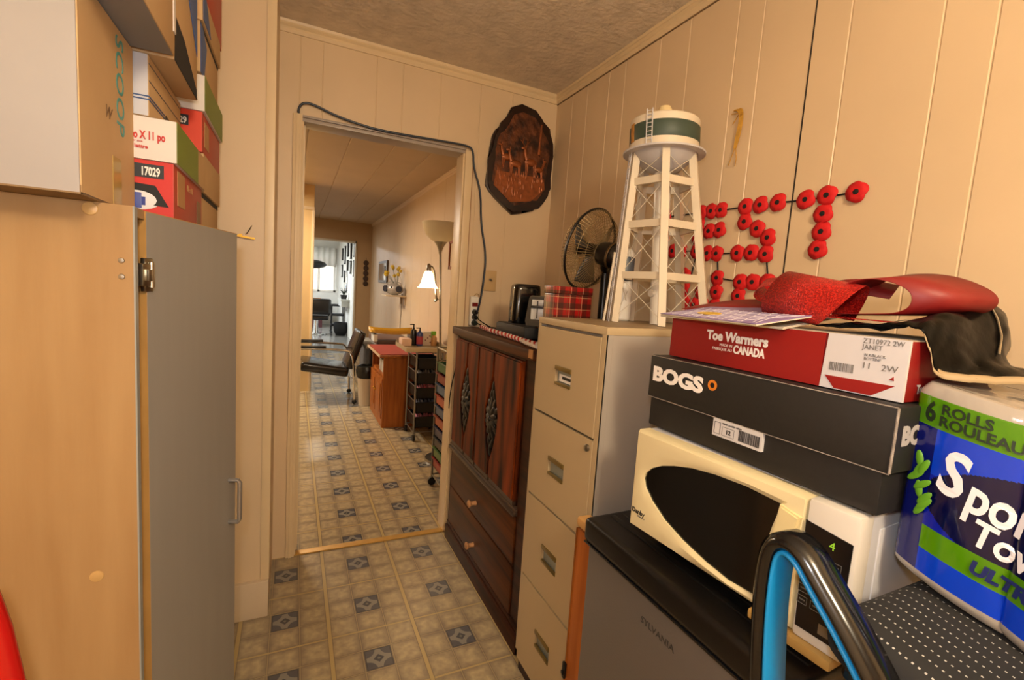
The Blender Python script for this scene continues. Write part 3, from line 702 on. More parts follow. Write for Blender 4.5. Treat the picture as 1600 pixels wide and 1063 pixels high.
# shoe box
toe_red = mat('shoe_box_red', '8f1512', .45)
toe_dark = mat('shoe_box_dark_red', '7a100f', .45)
t = thing('shoe_box', 'red and white shoe box lettered Toe Warmers on top of the black boot box', 'box', (.77, .79, 1.2185), RZ)
MB().box(0, .447, .002, .25, 0, .086, .002).build('carton', toe_dark, t)
MB().box(0, .333, -.0012, .003, 0, .086).build('red_front', toe_red, t, smooth=False)
lp = MB().prism([(.333, 0), (.447, 0), (.447, .0865), (.338, .0865)], 0, .0045, Matrix(((1, 0, 0, 0), (0, 0, -1, .003), (0, 1, 0, 0), (0, 0, 0, 1)))).build('white_label', mat('shoe_label_white', 'cbc8ca', .45), t, smooth=False)
MB().box(.0, .447, 0, .25, .0855, .0875, .0008).build('lid', mat('shoe_lid', 'a99a88', .5), t)
text('Toe Warmers', .0255, ink_white, t, (.100, -.0018, .0495), FRONT, 'lettering', bold=.0011, sx=.92)
text('CANADA', .0215, ink_white, t, (.166, -.0018, .029), FRONT, 'lettering', bold=.0009, sx=.72)
text('MADE IN', .0075, ink_white, t, (.163, -.0018, .0385), FRONT, 'lettering', 'RIGHT')
text('FABRIQUE AU', .0075, ink_white, t, (.163, -.0018, .030), FRONT, 'lettering', 'RIGHT')
text('ZT10972 2W', .0105, ink_grey, lp, (.388, -.0020, .077), FRONT, 'lettering', sx=.9)
text('JANET', .0105, ink_grey, lp, (.388, -.0020, .068), FRONT, 'lettering', sx=.9)
text('BLK/BLACK\nBOTTINE', .0055, ink_grey, lp, (.392, -.0020, .058), FRONT, 'lettering')
text('11', .0125, ink_grey, lp, (.390, -.0020, .040), FRONT, 'lettering', sx=1.1)
text('2W', .0125, ink_grey, lp, (.416, -.0020, .040), FRONT, 'lettering', sx=1.1)
m = MB(); x = .345
while x < .380:
    w_ = random.choice((.0006, .001, .0016)); m.box(x, x + w_, -.0022, -.0014, .029, .042); x += w_ + random.choice((.0007, .0012))
m.build('barcode', ink_grey, lp, smooth=False)
mt = Matrix(((1, 0, 0, 0), (0, 0, -1, -.0012), (0, 1, 0, 0), (0, 0, 0, 1)))
MB().prism([(.340, .020), (.436, .021), (.408, .0015), (.356, .0015)], 0, .0012, mt).prism([(.428, .029), (.433, .034), (.434, .028)], 0, .0012, mt).build('red_arrow', toe_red, lp, smooth=False)
text('Toe Warmers', .018, mat('dim_white', 'a9a5a2', .6), t, (.4478, .030, .012), NEAR, 'lettering', bold=.0005, sx=.82)

# booklets on the shoe box
def booklet(label, loc, rz, pages, cover, ov, z, tiltx=0):
    b_ = thing('booklet', label, 'booklet', loc, rz, None); b_.rotation_euler = (Euler((R(tiltx), 0, 0)).to_matrix() and Euler((R(tiltx), 0, rz), 'XYZ'))
    MB().box(0, .285, 0, .15, 0, pages, .0006).build('pages', mat('cream_pages', 'd6cbb4', .7), b_, smooth=False)
    MB().box(-.001, .286, -.001, .15, pages, pages + .0012).build('cover', cover, b_, smooth=False)
    return b_
bk = booklet('white booklet lying lower in the pile on the red shoe box', (.742, .80, 1.303), RZ + .02, .003, mat('cover_white', 'cfc6b8', .4), 0, 0, 9)
lav = mat('lavender_lattice', '77659a', .5, col2='9a88aa', var=.1, scale=9)
bk = booklet('lavender patterned booklet with a yellow oval lying beneath the red bow', (.738, .795, 1.3075), RZ - .20, .0025, lav, 0, 0, 10)
m = MB()
for i in range(10):
    a = .012 + i * .025
    m.bar((a, .004, .0044), (min(a + .06, .280), .10, .0044), .0014, .0006); m.bar((a, .10, .0044), (min(a + .06, .280), .004, .0044), .0014, .0006)
m.build('cover_lattice', mat('lattice_white', 'd7cfd6', .4), bk, smooth=False)
MB().lathe([(.001, 0), (.034, 0), (.034, .0007), (.001, .0007)], (0, 0, 0), 32).build('cover_oval', mat('oval_yellow', 'd2ac2c', .4), bk, smooth=False, loc=(.105, .045, .0043)).scale = (1, .42, 1)

# red glitter bow
glit = mat('red_glitter', '9c0e0c', .28, .25, col2='d8281c', scale=420, detail=1, contrast=(.45, .62), bump=.8, bscale=420)
satin = mat('red_ribbon_back', '7c1512', .5, var=.05, scale=20)
bow = thing('gift_bow', 'big red glitter ribbon bow lying across the booklets on the shoe box', 'bow', (.90, .60, 1.324))
def P(x, y, z): return (x - .90, y - .60, z - 1.318)
def loop(pts, wv, m_, name='ribbon_loop', n=3):
    q = [Vector(p) for p in pts]
    ws = [Vector(w_) for w_ in wv] if isinstance(wv, list) else [Vector(wv)] * len(q)
    for _ in range(n):
        r1, r2 = [q[0]], [ws[0]]
        for a, b2, c, d in zip(q, q[1:], ws, ws[1:]):
            r1 += [a * .75 + b2 * .25, a * .25 + b2 * .75]; r2 += [c * .75 + d * .25, c * .25 + d * .75]
        r1.append(q[-1]); r2.append(ws[-1]); q, ws = r1, r2
    b_ = MB().ribbon(q, ws); return b_.build(name, m_, bow, solid=.0012)
loop([P(.88, .535, 1.325), P(.89, .53, 1.37), P(.855, .515, 1.393), P(.815, .51, 1.385), P(.79, .52, 1.355), P(.785, .535, 1.325), P(.80, .545, 1.315)], [(0, -.055, -.006), (0, -.062, -.008), (0, -.066, -.012), (0, -.066, -.014), (0, -.062, -.016), (0, -.056, -.014), (0, -.05, -.006)], glit)
loop([P(.875, .52, 1.335), P(.87, .47, 1.385), P(.885, .43, 1.398), P(.895, .39, 1.392), P(.90, .352, 1.37), P(.90, .362, 1.340), P(.89, .43, 1.334), P(.875, .50, 1.330)], [(.030, -.012, .012), (.045, -.018, .014), (.05, -.026, .008), (.052, -.030, .004), (.052, -.032, .0), (.05, -.028, .002), (.042, -.02, .002), (.03, -.012, 0)], satin)
loop([P(.87, .58, 1.332), P(.875, .625, 1.345), P(.875, .668, 1.362), P(.87, .662, 1.380), P(.865, .625, 1.386), P(.87, .575, 1.383)], [(.012, 0, .004), (.02, .004, .008), (.024, .008, .012), (.024, .01, .012), (.02, 0, .01), (.012, 0, .006)], glit)
loop([P(.862, .842, 1.321), P(.865, .76, 1.330), P(.87, .67, 1.338), P(.875, .60, 1.332)], [(.018, 0, .004), (.024, 0, .012), (.024, 0, .014), (.018, 0, .006)], satin, 'ribbon_tail')
loop([P(.90, .66, 1.352), P(.895, .56, 1.372), P(.90, .50, 1.383), P(.91, .44, 1.372)], [(.012, 0, .010), (.012, 0, .012), (.012, 0, .014), (.012, 0, .012)], satin, 'ribbon_tail')
loop([P(.82, .50, 1.3225), P(.83, .44, 1.324), P(.84, .385, 1.322)], [(.03, 0, 0)] * 3, glit, 'ribbon_tail')
MB().sph(P(.865, .55, 1.345), 1, (.022, .03, .024), 14, 10).build('knot', glit, bow)

# black bin liner draped over the end of the boxes
film = mat('black_film', '040404', .28, bump=.3, bscale=16, spec=.07)
bag = thing('bin_liner', 'crumpled black plastic bag with beige hem draped at the end of the shoe box', 'bag', (.92, .30, 1.31))
ctl = [[(.80, .50, 1.312), (.87, .50, 1.314), (.95, .50, 1.314), (1.02, .50, 1.314)],
       [(.785, .42, 1.310), (.86, .42, 1.312), (.96, .42, 1.318), (1.06, .42, 1.325)],
       [(.79, .356, 1.316), (.87, .358, 1.335), (.98, .366, 1.348), (1.10, .388, 1.340)],
       [(.795, .334, 1.295), (.87, .334, 1.326), (1.00, .345, 1.345), (1.12, .368, 1.328)],
       [(.80, .330, 1.268), (.88, .320, 1.288), (.99, .325, 1.312), (1.11, .355, 1.292)],
       [(.805, .324, 1.260), (.87, .306, 1.264), (.93, .298, 1.272), (1.04, .330, 1.264)],
       [(.83, .30, 1.258), (.89, .272, 1.258), (.95, .245, 1.256), (1.02, .24, 1.255)]]
def bil(ctl, u, v):
    n, m_ = len(ctl) - 1, len(ctl[0]) - 1
    def cr(p0, p1, p2, p3, t):
        return .5 * ((2 * p1) + (p2 - p0) * t + (2 * p0 - 5 * p1 + 4 * p2 - p3) * t * t + (3 * p1 - p0 - 3 * p2 + p3) * t ** 3)
    def row(i, v):
        r = [Vector(p) for p in ctl[max(0, min(n, i))]]
        x = v * m_; j = min(int(x), m_ - 1); t_ = x - j
        return cr(r[max(j - 1, 0)], r[j], r[j + 1], r[min(j + 2, m_)], t_)
    x = u * n; i = min(int(x), n - 1); t_ = x - i
    return cr(row(i - 1, v), row(i, v), row(i + 1, v), row(i + 2, v), t_)
rows = []; NU, NV = 56, 40
for i in range(NU + 1):
    r_ = []
    for j in range(NV + 1):
        u, v = i / NU, j / NV
        p = bil(ctl, u, v)
        q = Vector((p.x * 6 + p.y * 5, p.y * 9 - p.x * 3, p.z * 7))
        a = abs(noise.noise(q)) + .5 * abs(noise.noise(q * 2.4)) + .25 * abs(noise.noise(q * 5))
        amp = .028 * min(1, .35 + 2 * min(u, 1 - u))
        p += Vector((-.3, -.1, .9)) * a * amp
        r_.append(p - Vector((.92, .30, 1.31)))
    rows.append(r_)
MB().grid(rows).build('film', film, bag, solid=.0012, ang=25)
hem = mat('beige_hem', 'a08a68', .6)
MB().ribbon([rows[i][0] for i in range(24, NU + 1)] + [rows[NU][j] for j in range(2, NV + 1, 2)], [Vector((-.002, -.002, -.005))] * (NU + 1 - 24 + NV // 2)).ribbon([rows[i][24] + Vector((0, 0, .004)) for i in range(6, 44)], [Vector((-.004, -.003, .0))] * 38).build('hem', hem, bag, solid=.001)

# paper towels: six rolls in printed film
tw = thing('paper_towel_pack', 'six roll pack of paper towels in blue and green film leaning on the dotted chair', 'paper towels', (.795, .335, .985), RZ)
TH = .266
def prof(lx):            # front bulges over each roll
    k = lx / .115
    return -.012 * abs(math.sin(k * PI)) ** .6
def shear(lx): return -.25 * min(lx, .16) - .12 * max(0, lx - .16)
film_m = bpy.data.materials.new('towel_film'); film_m.use_nodes = True
nt = film_m.node_tree; bs = nt.nodes['Principled BSDF']; bs.inputs['Roughness'].default_value = .16; bs.inputs['Coat Weight'].default_value = .5; bs.inputs['Coat Roughness'].default_value = .06
vc = nt.nodes.new('ShaderNodeVertexColor'); vc.layer_name = 'print'; nt.links.new(vc.outputs[0], bs.inputs['Base Color'])
nz = nt.nodes.new('ShaderNodeTexNoise'); nz.inputs['Scale'].default_value = 22; nz.inputs['Detail'].default_value = 3
bp = nt.nodes.new('ShaderNodeBump'); bp.inputs['Strength'].default_value = .35; bp.inputs['Distance'].default_value = .012
tcn = nt.nodes.new('ShaderNodeTexCoord'); mpn = nt.nodes.new('ShaderNodeMapping'); mpn.inputs['Scale'].default_value = (1, 1, .35); mpn.inputs['Rotation'].default_value = (0, .6, 0)
nt.links.new(tcn.outputs['Object'], mpn.inputs[0]); nt.links.new(mpn.outputs[0], nz.inputs['Vector'])
nt.links.new(nz.outputs['Fac'], bp.inputs['Height']); nt.links.new(bp.outputs[0], bs.inputs['Normal'])
LW, LD = .345, .235
outl = []
for i in range(181): lx = LW * i / 180; outl.append((lx, prof(lx)))
for i in range(1, 61): ly = LD * i / 60; outl.append((LW + .010 * abs(math.sin(ly / .1175 * PI)) ** .6, ly))
for i in range(1, 61): lx = LW * (1 - i / 60); outl.append((lx, LD - prof(lx)))
for i in range(1, 60): ly = LD * (1 - i / 60); outl.append((-.010 * abs(math.sin(ly / .1175 * PI)) ** .6, ly))
bm = bmesh.new(); colr = bm.loops.layers.color.new('print')
NZ = 190; rings = []
for k in range(NZ + 1):
    z = TH * k / NZ; ins = 1 - .05 * max(0, (z / TH - .93) / .07) ** 2 - .05 * max(0, (.05 - z / TH) / .05) ** 2
    rings.append([bm.verts.new((LW / 2 + (x - LW / 2) * ins, LD / 2 + (y - LD / 2) * ins, z + shear(x) * (1 - .35 * z / TH))) for x, y in outl])
WHITE, GREEN, BLUE, NAVY, LBLUE = (.62, .59, .55, 1), lin('93bd1e'), lin('1b56cc'), lin('18277f'), lin('2682e4')
n = len(outl)
def colour(x, y, z):
    front = y < .02 and x < LW
    if z > .250: return WHITE
    if z > .212: return GREEN
    if z < .016: return WHITE
    if front and x > .028:
        # dark blue lens shaped field behind the name, light blue around it
        if .048 < z < .080 : return GREEN
        if z <= .048: return LBLUE
        if ((x - .19) / .165) ** 2 + ((z - .125) / .068) ** 2 < 1: return NAVY
        return LBLUE if z > .15 else BLUE
    return lin('1c3fa6')
for k in range(NZ):
    for i in range(n):
        f = bm.faces.new((rings[k][i], rings[k][(i + 1) % n], rings[k + 1][(i + 1) % n], rings[k + 1][i]))
        x = (outl[i][0] + outl[(i + 1) % n][0]) / 2; y = (outl[i][1] + outl[(i + 1) % n][1]) / 2
        c_ = colour(x, y, TH * (k + .5) / NZ)
        for l in f.loops: l[colr] = c_
for ring_ in (rings[0], rings[-1]):
    f = bm.faces.new(ring_)
    for l in f.loops: l[colr] = WHITE
m = MB(); m.bm.free(); m.bm = bm
m.build('wrapped_rolls', film_m, tw, ang=60)
def onf(p):              # wrap lettering onto the bulging front, follow its slope
    return Vector((p.x, p.y + prof(max(0, p.x)) - .0014, p.z + shear(p.x) * (1 - .35 * p.z / TH)))
def onn(p): return onf(p) + Vector((0, 0, -.13 * (p.x - .036)))
dkg = mat('dark_green_ink', '16260f', .5)
text('6', .036, dkg, tw, (.012, 0, .219), FRONT, 'lettering', bold=.0012, sx=.7, fn=onf)
text('ROLLS', .0185, dkg, tw, (.030, 0, .233), FRONT, 'lettering', bold=.0005, sx=1.0, fn=onf)
text('ROULEAUX', .0185, dkg, tw, (.029, 0, .217), FRONT, 'lettering', bold=.0005, sx=1.0, fn=onf)
wt = mat('film_white', 'e6e4ec', .25)
text('S', .082, wt, tw, (.036, -.0012, .138), FRONT, 'lettering', bold=.0022, sx=.74, shear=.22, fn=onn)
text('ponge', .064, wt, tw, (.068, -.0012, .134), FRONT, 'lettering', bold=.0016, sx=.66, shear=.22, fn=onn)
text('Towels', .046, wt, tw, (.078, -.0012, .098), FRONT, 'lettering', bold=.0012, sx=.74, shear=.22, fn=onn)
text('ULTRA', .022, mat('navy_ink', '14205f', .4), tw, (.082, -.0006, .056), FRONT, 'lettering', bold=.0012, sx=1.0, shear=.2, fn=onf)
text('12 ROLLS OF\nSOFT SHEETS', .007, mat('pale_ink', 'b9c3e6', .4), tw, (.004, 0, .030), FRONT, 'lettering', fn=onf) if False else None
m = MB(); rnd = random.Random(5)
for i in range(9):
    a = rnd.uniform(-.2, .9); p = Vector((.018 + rnd.uniform(-.006, .012), -.004, .10 + i * .008))
    m.sph(onf(p), 1, (.0045, .0012, .012), 8, 6, Euler((0, a, 0)))
m.build('green_splash', mat('splash_green', '57901c', .4), tw)
m = MB()
for i in range(2): m.box(.175 + i * .016, .188 + i * .016, -.0165, -.012, .185, .212, .003)
m.build('printed_sheet_picture', wt, tw)

# chair with dotted seat and a blue lined loop arm
dots = bpy.data.materials.new('dotted_fabric'); dots.use_nodes = True
nt = dots.node_tree; bs = nt.nodes['Principled BSDF']; bs.inputs['Roughness'].default_value = .85
tcn = nt.nodes.new('ShaderNodeTexCoord'); sp_ = nt.nodes.new('ShaderNodeSeparateXYZ'); nt.links.new(tcn.outputs['Object'], sp_.inputs[0])
def mth(op, a, b_=None):
    nn = nt.nodes.new('ShaderNodeMath'); nn.operation = op
    for i, v in enumerate((a, b_)):
        if v is None: continue
        if isinstance(v, (int, float)): nn.inputs[i].default_value = v
        else: nt.links.new(v, nn.inputs[i])
    return nn.outputs[0]
px = mth('ABSOLUTE', mth('SUBTRACT', mth('FRACT', mth('MULTIPLY', sp_.outputs[0], 1 / .0195)), .5))
py = mth('ABSOLUTE', mth('SUBTRACT', mth('FRACT', mth('MULTIPLY', sp_.outputs[1], 1 / .0064)), .5))
dot = mth('MULTIPLY', mth('LESS_THAN', px, .06), mth('LESS_THAN', py, .17))
mx = nt.nodes.new('ShaderNodeMix'); mx.data_type = 'RGBA'
nt.links.new(dot, mx.inputs['Factor'])
ci = [i for i in mx.inputs if i.type == 'RGBA']; ci[0].default_value = lin('1c1b1b'); ci[1].default_value = lin('a9a7a2')
nt.links.new([o for o in mx.outputs if o.type == 'RGBA'][0], bs.inputs['Base Color'])
chr_ = thing('office_chair', 'black high office chair with white dotted seat and blue lined loop armrest', 'chair', (.84, .10, 0))
st = MB().box(-.225, .225, -.22, .225, -.075, 0, .045, 5).build('seat', dots, chr_, loc=(0, 0, .931), rot=(R(10.5), 0, 0))
MB().box(-.20, .20, -.20, .20, -.10, -.06, .02, 3).build('seat_pan', black, chr_, loc=(0, 0, .931), rot=(R(10.5), 0, 0))
blue_l = mat('blue_rubber', '0f86c8', .4)
arm_black = mat('arm_gloss_black', '0c0c0d', .18, coat=.3)
ap = [(.345, .70), (.362, .82), (.372, .93), (.373, 1.005), (.364, 1.026), (.345, 1.022), (.325, 1.000), (.285, .960), (.245, .912), (.205, .850), (.185, .78), (.18, .70)]
def band(x0, x1, off, th, name, m_, par, pts=ap, bev=.006):
    q = [Vector((0, a, b_)) for a, b_ in pts]
    for _ in range(2):
        r_ = [q[0]]
        for a, b_ in zip(q, q[1:]): r_ += [a * .75 + b_ * .25, a * .25 + b_ * .75]
        r_.append(q[-1]); q = r_
    c0 = Vector((0, .27, .84)); bm = MB(); prev = None; rings = []
    for i, p in enumerate(q):
        t_ = (q[min(i + 1, len(q) - 1)] - q[max(i - 1, 0)]).normalized()
        nrm = Vector((0, t_.z, -t_.y))
        if nrm.dot(p - c0) < 0: nrm = -nrm
        a, b_ = p + nrm * (off + th), p + nrm * off
        rr = []
        k = min(bev, th * .45)
        for (xx, base, dd) in ((x0 + k, off, 0), (x1 - k, off, 0), (x1, off, k), (x1, off, th - k), (x1 - k, off, th), (x0 + k, off, th), (x0, off, th - k), (x0, off, k)):
            v = p + nrm * (base + dd); rr.append(bm.bm.verts.new((xx, v.y, v.z)))
        rings.append(rr)
    for A, B in zip(rings, rings[1:]):
        for k in range(8): bm.bm.faces.new((A[k], A[(k + 1) % 8], B[(k + 1) % 8], B[k]))
    bm.bm.faces.new(rings[0]); bm.bm.faces.new(rings[-1])
    o = bm.build(name, m_, par, ang=60, loc=(-.84, -.10, 0)); return o
arm = band(.572, .624, 0, .024, 'armrest', arm_black, chr_, bev=.010)
bl = band(.576, .620, -.004, .006, 'armrest_lining', blue_l, chr_, bev=.002)
MB().tube([(-.24, .20, .71), (-.24, .12, .71), (-.20, .10, .80), (-.12, .08, .86)], .018, 10, smooth=1).build('arm_bracket', black, chr_)
MB().cyl((0, 0, .10), (0, 0, .86), .026).cyl((0, 0, .10), (0, 0, .45), .034).build('gas_column', black, chr_)
for k in range(5):
    a = R(90 + 72 * k + 20)
    MB().bar((0, 0, .09), (.22 * math.cos(a), .22 * math.sin(a), .065), .035, .03).cyl((.21 * math.cos(a) - .01, .21 * math.sin(a), .027), (.21 * math.cos(a) + .01, .21 * math.sin(a), .027), .027).build('base_leg', black, chr_)

# ================================================================== ON THE FILING CABINET AND DRESSER, ON THE WALLS
tp_cream = mat('tower_cream', 'd2c5ae', .5, var=.05, scale=16)
tp_grey = mat('tower_greywhite', 'bdbabb', .5, var=.04, scale=16)
wire_m = mat('tower_wire', 'c9c0ae', .5, 0)
ZT = 1.2625
twr = thing('water_tower_model', 'white wooden model water tower with green banded tank on the filing cabinet', 'model', (1.09, 1.187, ZT))
az = R(-128)
def leg(k, f):      # f: 0 base, 1 top
    r_ = .148 + (.089 - .148) * f; a = az + k * 2 * PI / 5
    return Vector((r_ * math.cos(a), r_ * math.sin(a), .535 * f))
for k in range(5):
    MB().bar(leg(k, 0), leg(k, 1), .022, .022, Vector((math.cos(az + k * 2 * PI / 5), math.sin(az + k * 2 * PI / 5), 0))).build('leg', tp_cream, twr, smooth=False)
for f in (.285, .585, .835):
    for k in range(5):
        MB().bar(leg(k, f), leg(k + 1, f), .010, .022, (0, 0, 1)).build('beam', tp_cream, twr, smooth=False)
wb = MB()
lv = [.02, .285, .585, .835, .99]
for a, b_ in zip(lv, lv[1:]):
    for k in range(5):
        o_ = Vector((0, 0, 0))
        wb.tube([leg(k, a + .01) * 1.0, leg(k + 1, b_ - .01)], .0011, 5).tube([leg(k + 1, a + .01), leg(k, b_ - .01)], .0011, 5)
wb.build('bracing_wires', wire_m, twr)
MB().cyl((0, 0, 0), (0, 0, .50), .026, seg=24).cyl((-.035, 0, .10), (-.01, 0, .10), .012).build('riser_pipe', mat('riser_white', 'd8d2c6', .25), twr)
zt = .535
MB().lathe([(.020, zt - .055), (.05, zt - .045), (.085, zt - .018), (.103, zt + .004)], seg=40, cap=True).build('tank_bottom', tp_grey, twr)
MB().lathe([(.104, zt), (.126, zt + .001), (.127, zt + .006), (.104, zt + .007)], seg=48, cap=False).build('balcony_ring', tp_grey, twr)
MB().lathe([(.106, zt + .004), (.106, zt + .100), (.102, zt + .104), (.04, zt + .124), (.0, zt + .126)], seg=48).build('tank', tp_cream, twr)
MB().lathe([(.1066, zt + .032), (.1072, zt + .033), (.1072, zt + .079), (.1066, zt + .080)], seg=48, cap=False).build('green_band', mat('tank_green', '37473c', .5, var=.06, scale=20), twr)
MB().lathe([(.023, zt + .118), (.023, zt + .138), (.018, zt + .150), (.0, zt + .156)], seg=24).build('roof_cap', mat('cap_cream', 'd6c08e', .5), twr)
aw = az - R(68)
gb = MB()
for i in range(5):
    a = aw - .05 + i * .03
    gb.bar((.1065 * math.cos(a), .1065 * math.sin(a), zt + .03), (.1065 * math.cos(a), .1065 * math.sin(a), zt + .085), .010, .0015, (math.cos(a), math.sin(a), 0))
gb.build('straw_coloured_patch', mat('patch_ochre', 'b07a2a', .7, var=.3, scale=60), twr, smooth=False)
a = az - R(28)
def ladder(p0, p1, side, n, name):
    p0, p1, s_ = Vector(p0), Vector(p1), Vector(side)
    m = MB().tube([p0 - s_, p1 - s_], .0018, 6).tube([p0 + s_, p1 + s_], .0018, 6)
    for i in range(n):
        p = p0.lerp(p1, (i + .5) / n); m.tube([p - s_, p + s_], .0014, 5)
    m.build(name, tp_grey, twr)
cs = Vector((math.cos(a), math.sin(a), 0)); sd = Vector((-math.sin(a), math.cos(a), 0)) * .009
ladder(cs * .110 + Vector((0, 0, zt + .005)), cs * .108 + Vector((0, 0, zt + .112)), sd, 9, 'tank_ladder')
kl = -1; dirl = Vector((math.cos(az + kl * 2 * PI / 5), math.sin(az + kl * 2 * PI / 5), 0)); sdl = Vector((-dirl.y, dirl.x, 0))
p0 = leg(kl, 0) + dirl * .02 - sdl * .002; p1 = leg(kl, 1) + dirl * .018 - sdl * .002
ladder(p0, p1, sdl * .009, 38, 'leg_ladder')
MB().bar(leg(kl, 0) + dirl * .03 - sdl * .018, leg(kl, .42) + dirl * .022 - sdl * .016, .010, .006).build('side_rail', tp_cream, twr, smooth=False)

# the handmade tower leans a little towards the room
for ch in twr.children:
    for v in ch.data.vertices: v.co += Vector((-.9, .42, 0)) * (.034 * max(0, v.co.z) / .535)

# spray bottle behind the tower
bt = thing('spray_bottle', 'white plastic bottle with grey band and white cap behind the model tower leg', 'bottle', (1.045, 1.325, ZT))
MB().lathe([(.028, 0), (.033, .006), (.033, .07), (.031, .12), (.027, .14)], seg=26).build('body', white_p, bt)
MB().lathe([(.0275, .138), (.0315, .14), (.0315, .215), (.029, .222)], seg=26).build('grey_sleeve', mat('sleeve_grey', '565d66', .4), bt)
MB().lathe([(.031, .220), (.031, .232), (.022, .246), (.006, .252)], seg=26).build('cap', white_p, bt)

# desk fan on the dresser
ZD = 1.1415
fan = thing('desk_fan', 'black oscillating desk fan with wire cage standing on the dresser', 'fan', (1.178, 1.62, ZD))
MB().lathe([(.0, 0), (.098, 0), (.095, .012), (.05, .024), (.026, .04)], seg=32).build('base', black, fan)
MB().lathe([(.024, .03), (.018, .05), (.018, .30), (.022, .33)], seg=18).build('pole', black, fan)
fc_ = Vector((-.082, .0, .388)); fn_ = Vector((-.36, .90, .24)).normalized()
q = fn_.to_track_quat('Z', 'Y').to_matrix()
def FP(r_, a, h): return fc_ + q @ Vector((r_ * math.cos(a), r_ * math.sin(a), h))
RC = .164
MB().tube([fc_ - fn_ * .115, Vector((-.03, -.03, .33)), Vector((0, 0, .31))], .02, 12, smooth=1).build('neck', black, fan)
MB().lathe([(.0, -.165), (.030, -.160), (.045, -.14), (.050, -.10), (.046, -.06), (.04, -.045)], fc_, 26, fn_).build('motor_housing', mat('motor_black', '171310', .3, coat=.2), fan)
MB().lathe([(.0515, -.115), (.0515, -.105)], fc_, 26, fn_, cap=False).build('motor_stripe', mat('motor_bronze', '6a5330', .4, .4), fan, solid=.001)
kb_ = fc_ - fn_ * .13 + q @ Vector((0, .0, 0)) + Vector((0, 0, .045))
MB().cyl(kb_, kb_ + Vector((.012, -.006, .03)), .004).sph(kb_ + Vector((.013, -.0065, .034)), .009).build('oscillation_knob', black, fan)
cg = MB()
for k in range(64):
    a = k * 2 * PI / 64
    cg.tube([FP(.042, a, -.052), FP(.09, a, -.05), FP(.140, a, -.038), FP(RC, a, -.006)], .0011, 4)
    cg.tube([FP(.030, a, .052), FP(.09, a, .05), FP(.142, a, .036), FP(RC, a, .006)], .0011, 4)
for r_, h in ((.10, -.048), (.142, -.037), (.10, .048), (.142, .036), (.045, -.052), (.032, .052)):
    cg.tube([FP(r_, k * 2 * PI / 40, h) for k in range(40)], .0009, 4, closed=True)
cg.build('wire_cage', mat('cage_bronze', '9a8358', .4, .3), fan)
MB().tube([FP(RC, k * 2 * PI / 48, 0) for k in range(48)], .0052, 6, closed=True).build('cage_rim', black, fan)
MB().lathe([(0, .048), (.030, .048), (.030, .054), (0, .056)], fc_, 24, fn_).build('cage_badge', black, fan)
for k in range(3):
    a0 = k * 2 * PI / 3 + .4; rws = []
    for i in range(9):
        r_ = .022 + .118 * i / 8; wd = .25 + .55 * math.sin(min(1, i / 6) * PI / 2)
        rws.append([FP(r_, a0 + wd * (j / 6 - .5) * (1.15 - .35 * i / 8), (j / 6 - .5) * .036) for j in range(7)])
    MB().grid(rws).build('blade', mat('blade_smoke', '4a4743', .3), fan, solid=.0015)
MB().lathe([(0, -.03), (.026, -.028), (.026, .02), (.0, .03)], fc_, 20, fn_).build('blade_hub', black, fan)

# plaid tin
plaid = bpy.data.materials.new('plaid'); plaid.use_nodes = True
nt = plaid.node_tree; bs = nt.nodes['Principled BSDF']; bs.inputs['Roughness'].default_value = .3
tcn = nt.nodes.new('ShaderNodeTexCoord'); sp_ = nt.nodes.new('ShaderNodeSeparateXYZ'); nt.links.new(tcn.outputs['Object'], sp_.inputs[0])
def MX(f, a, b_):
    x = nt.nodes.new('ShaderNodeMix'); x.data_type = 'RGBA'
    nt.links.new(f, x.inputs['Factor'])
    ii = [i for i in x.inputs if i.type == 'RGBA']
    for s_, v in zip(ii, (a, b_)):
        if isinstance(v, tuple): s_.default_value = v
        else: nt.links.new(v, s_)
    return [o for o in x.outputs if o.type == 'RGBA'][0]
hs = mth('ADD', sp_.outputs[0], sp_.outputs[1])
def stripes(src, per, w_, ph=0.0): return mth('LESS_THAN', mth('ABSOLUTE', mth('SUBTRACT', mth('FRACT', mth('ADD', mth('MULTIPLY', src, 1 / per), ph)), .5)), w_)
col = lin('a01414'); fac = lambda s_, k: mth('MULTIPLY', s_, k)
c1 = MX(fac(stripes(hs, .052, .20), .62), col, lin('141f16'))
c1 = MX(fac(stripes(sp_.outputs[2], .045, .22), .62), c1, lin('141f16'))
c1 = MX(fac(stripes(hs, .052, .018, .28), .6), c1, lin('c8b890'))
c1 = MX(fac(stripes(sp_.outputs[2], .045, .02, .3), .6), c1, lin('b9ad80'))
c1 = MX(fac(stripes(hs, .052, .02, .5), .5), c1, lin('2f5a35'))
nt.links.new(c1, bs.inputs['Base Color'])
tin = thing('gift_box', 'red and green tartan gift box behind the filing cabinet beneath the fan', 'box', (.862, 1.475, ZD))
MB().box(0, .16, 0, .085, 0, .200, .004).build('carton', plaid, tin)
MB().box(-.002, .162, -.002, .087, .200, .228, .004).build('lid', plaid, tin)

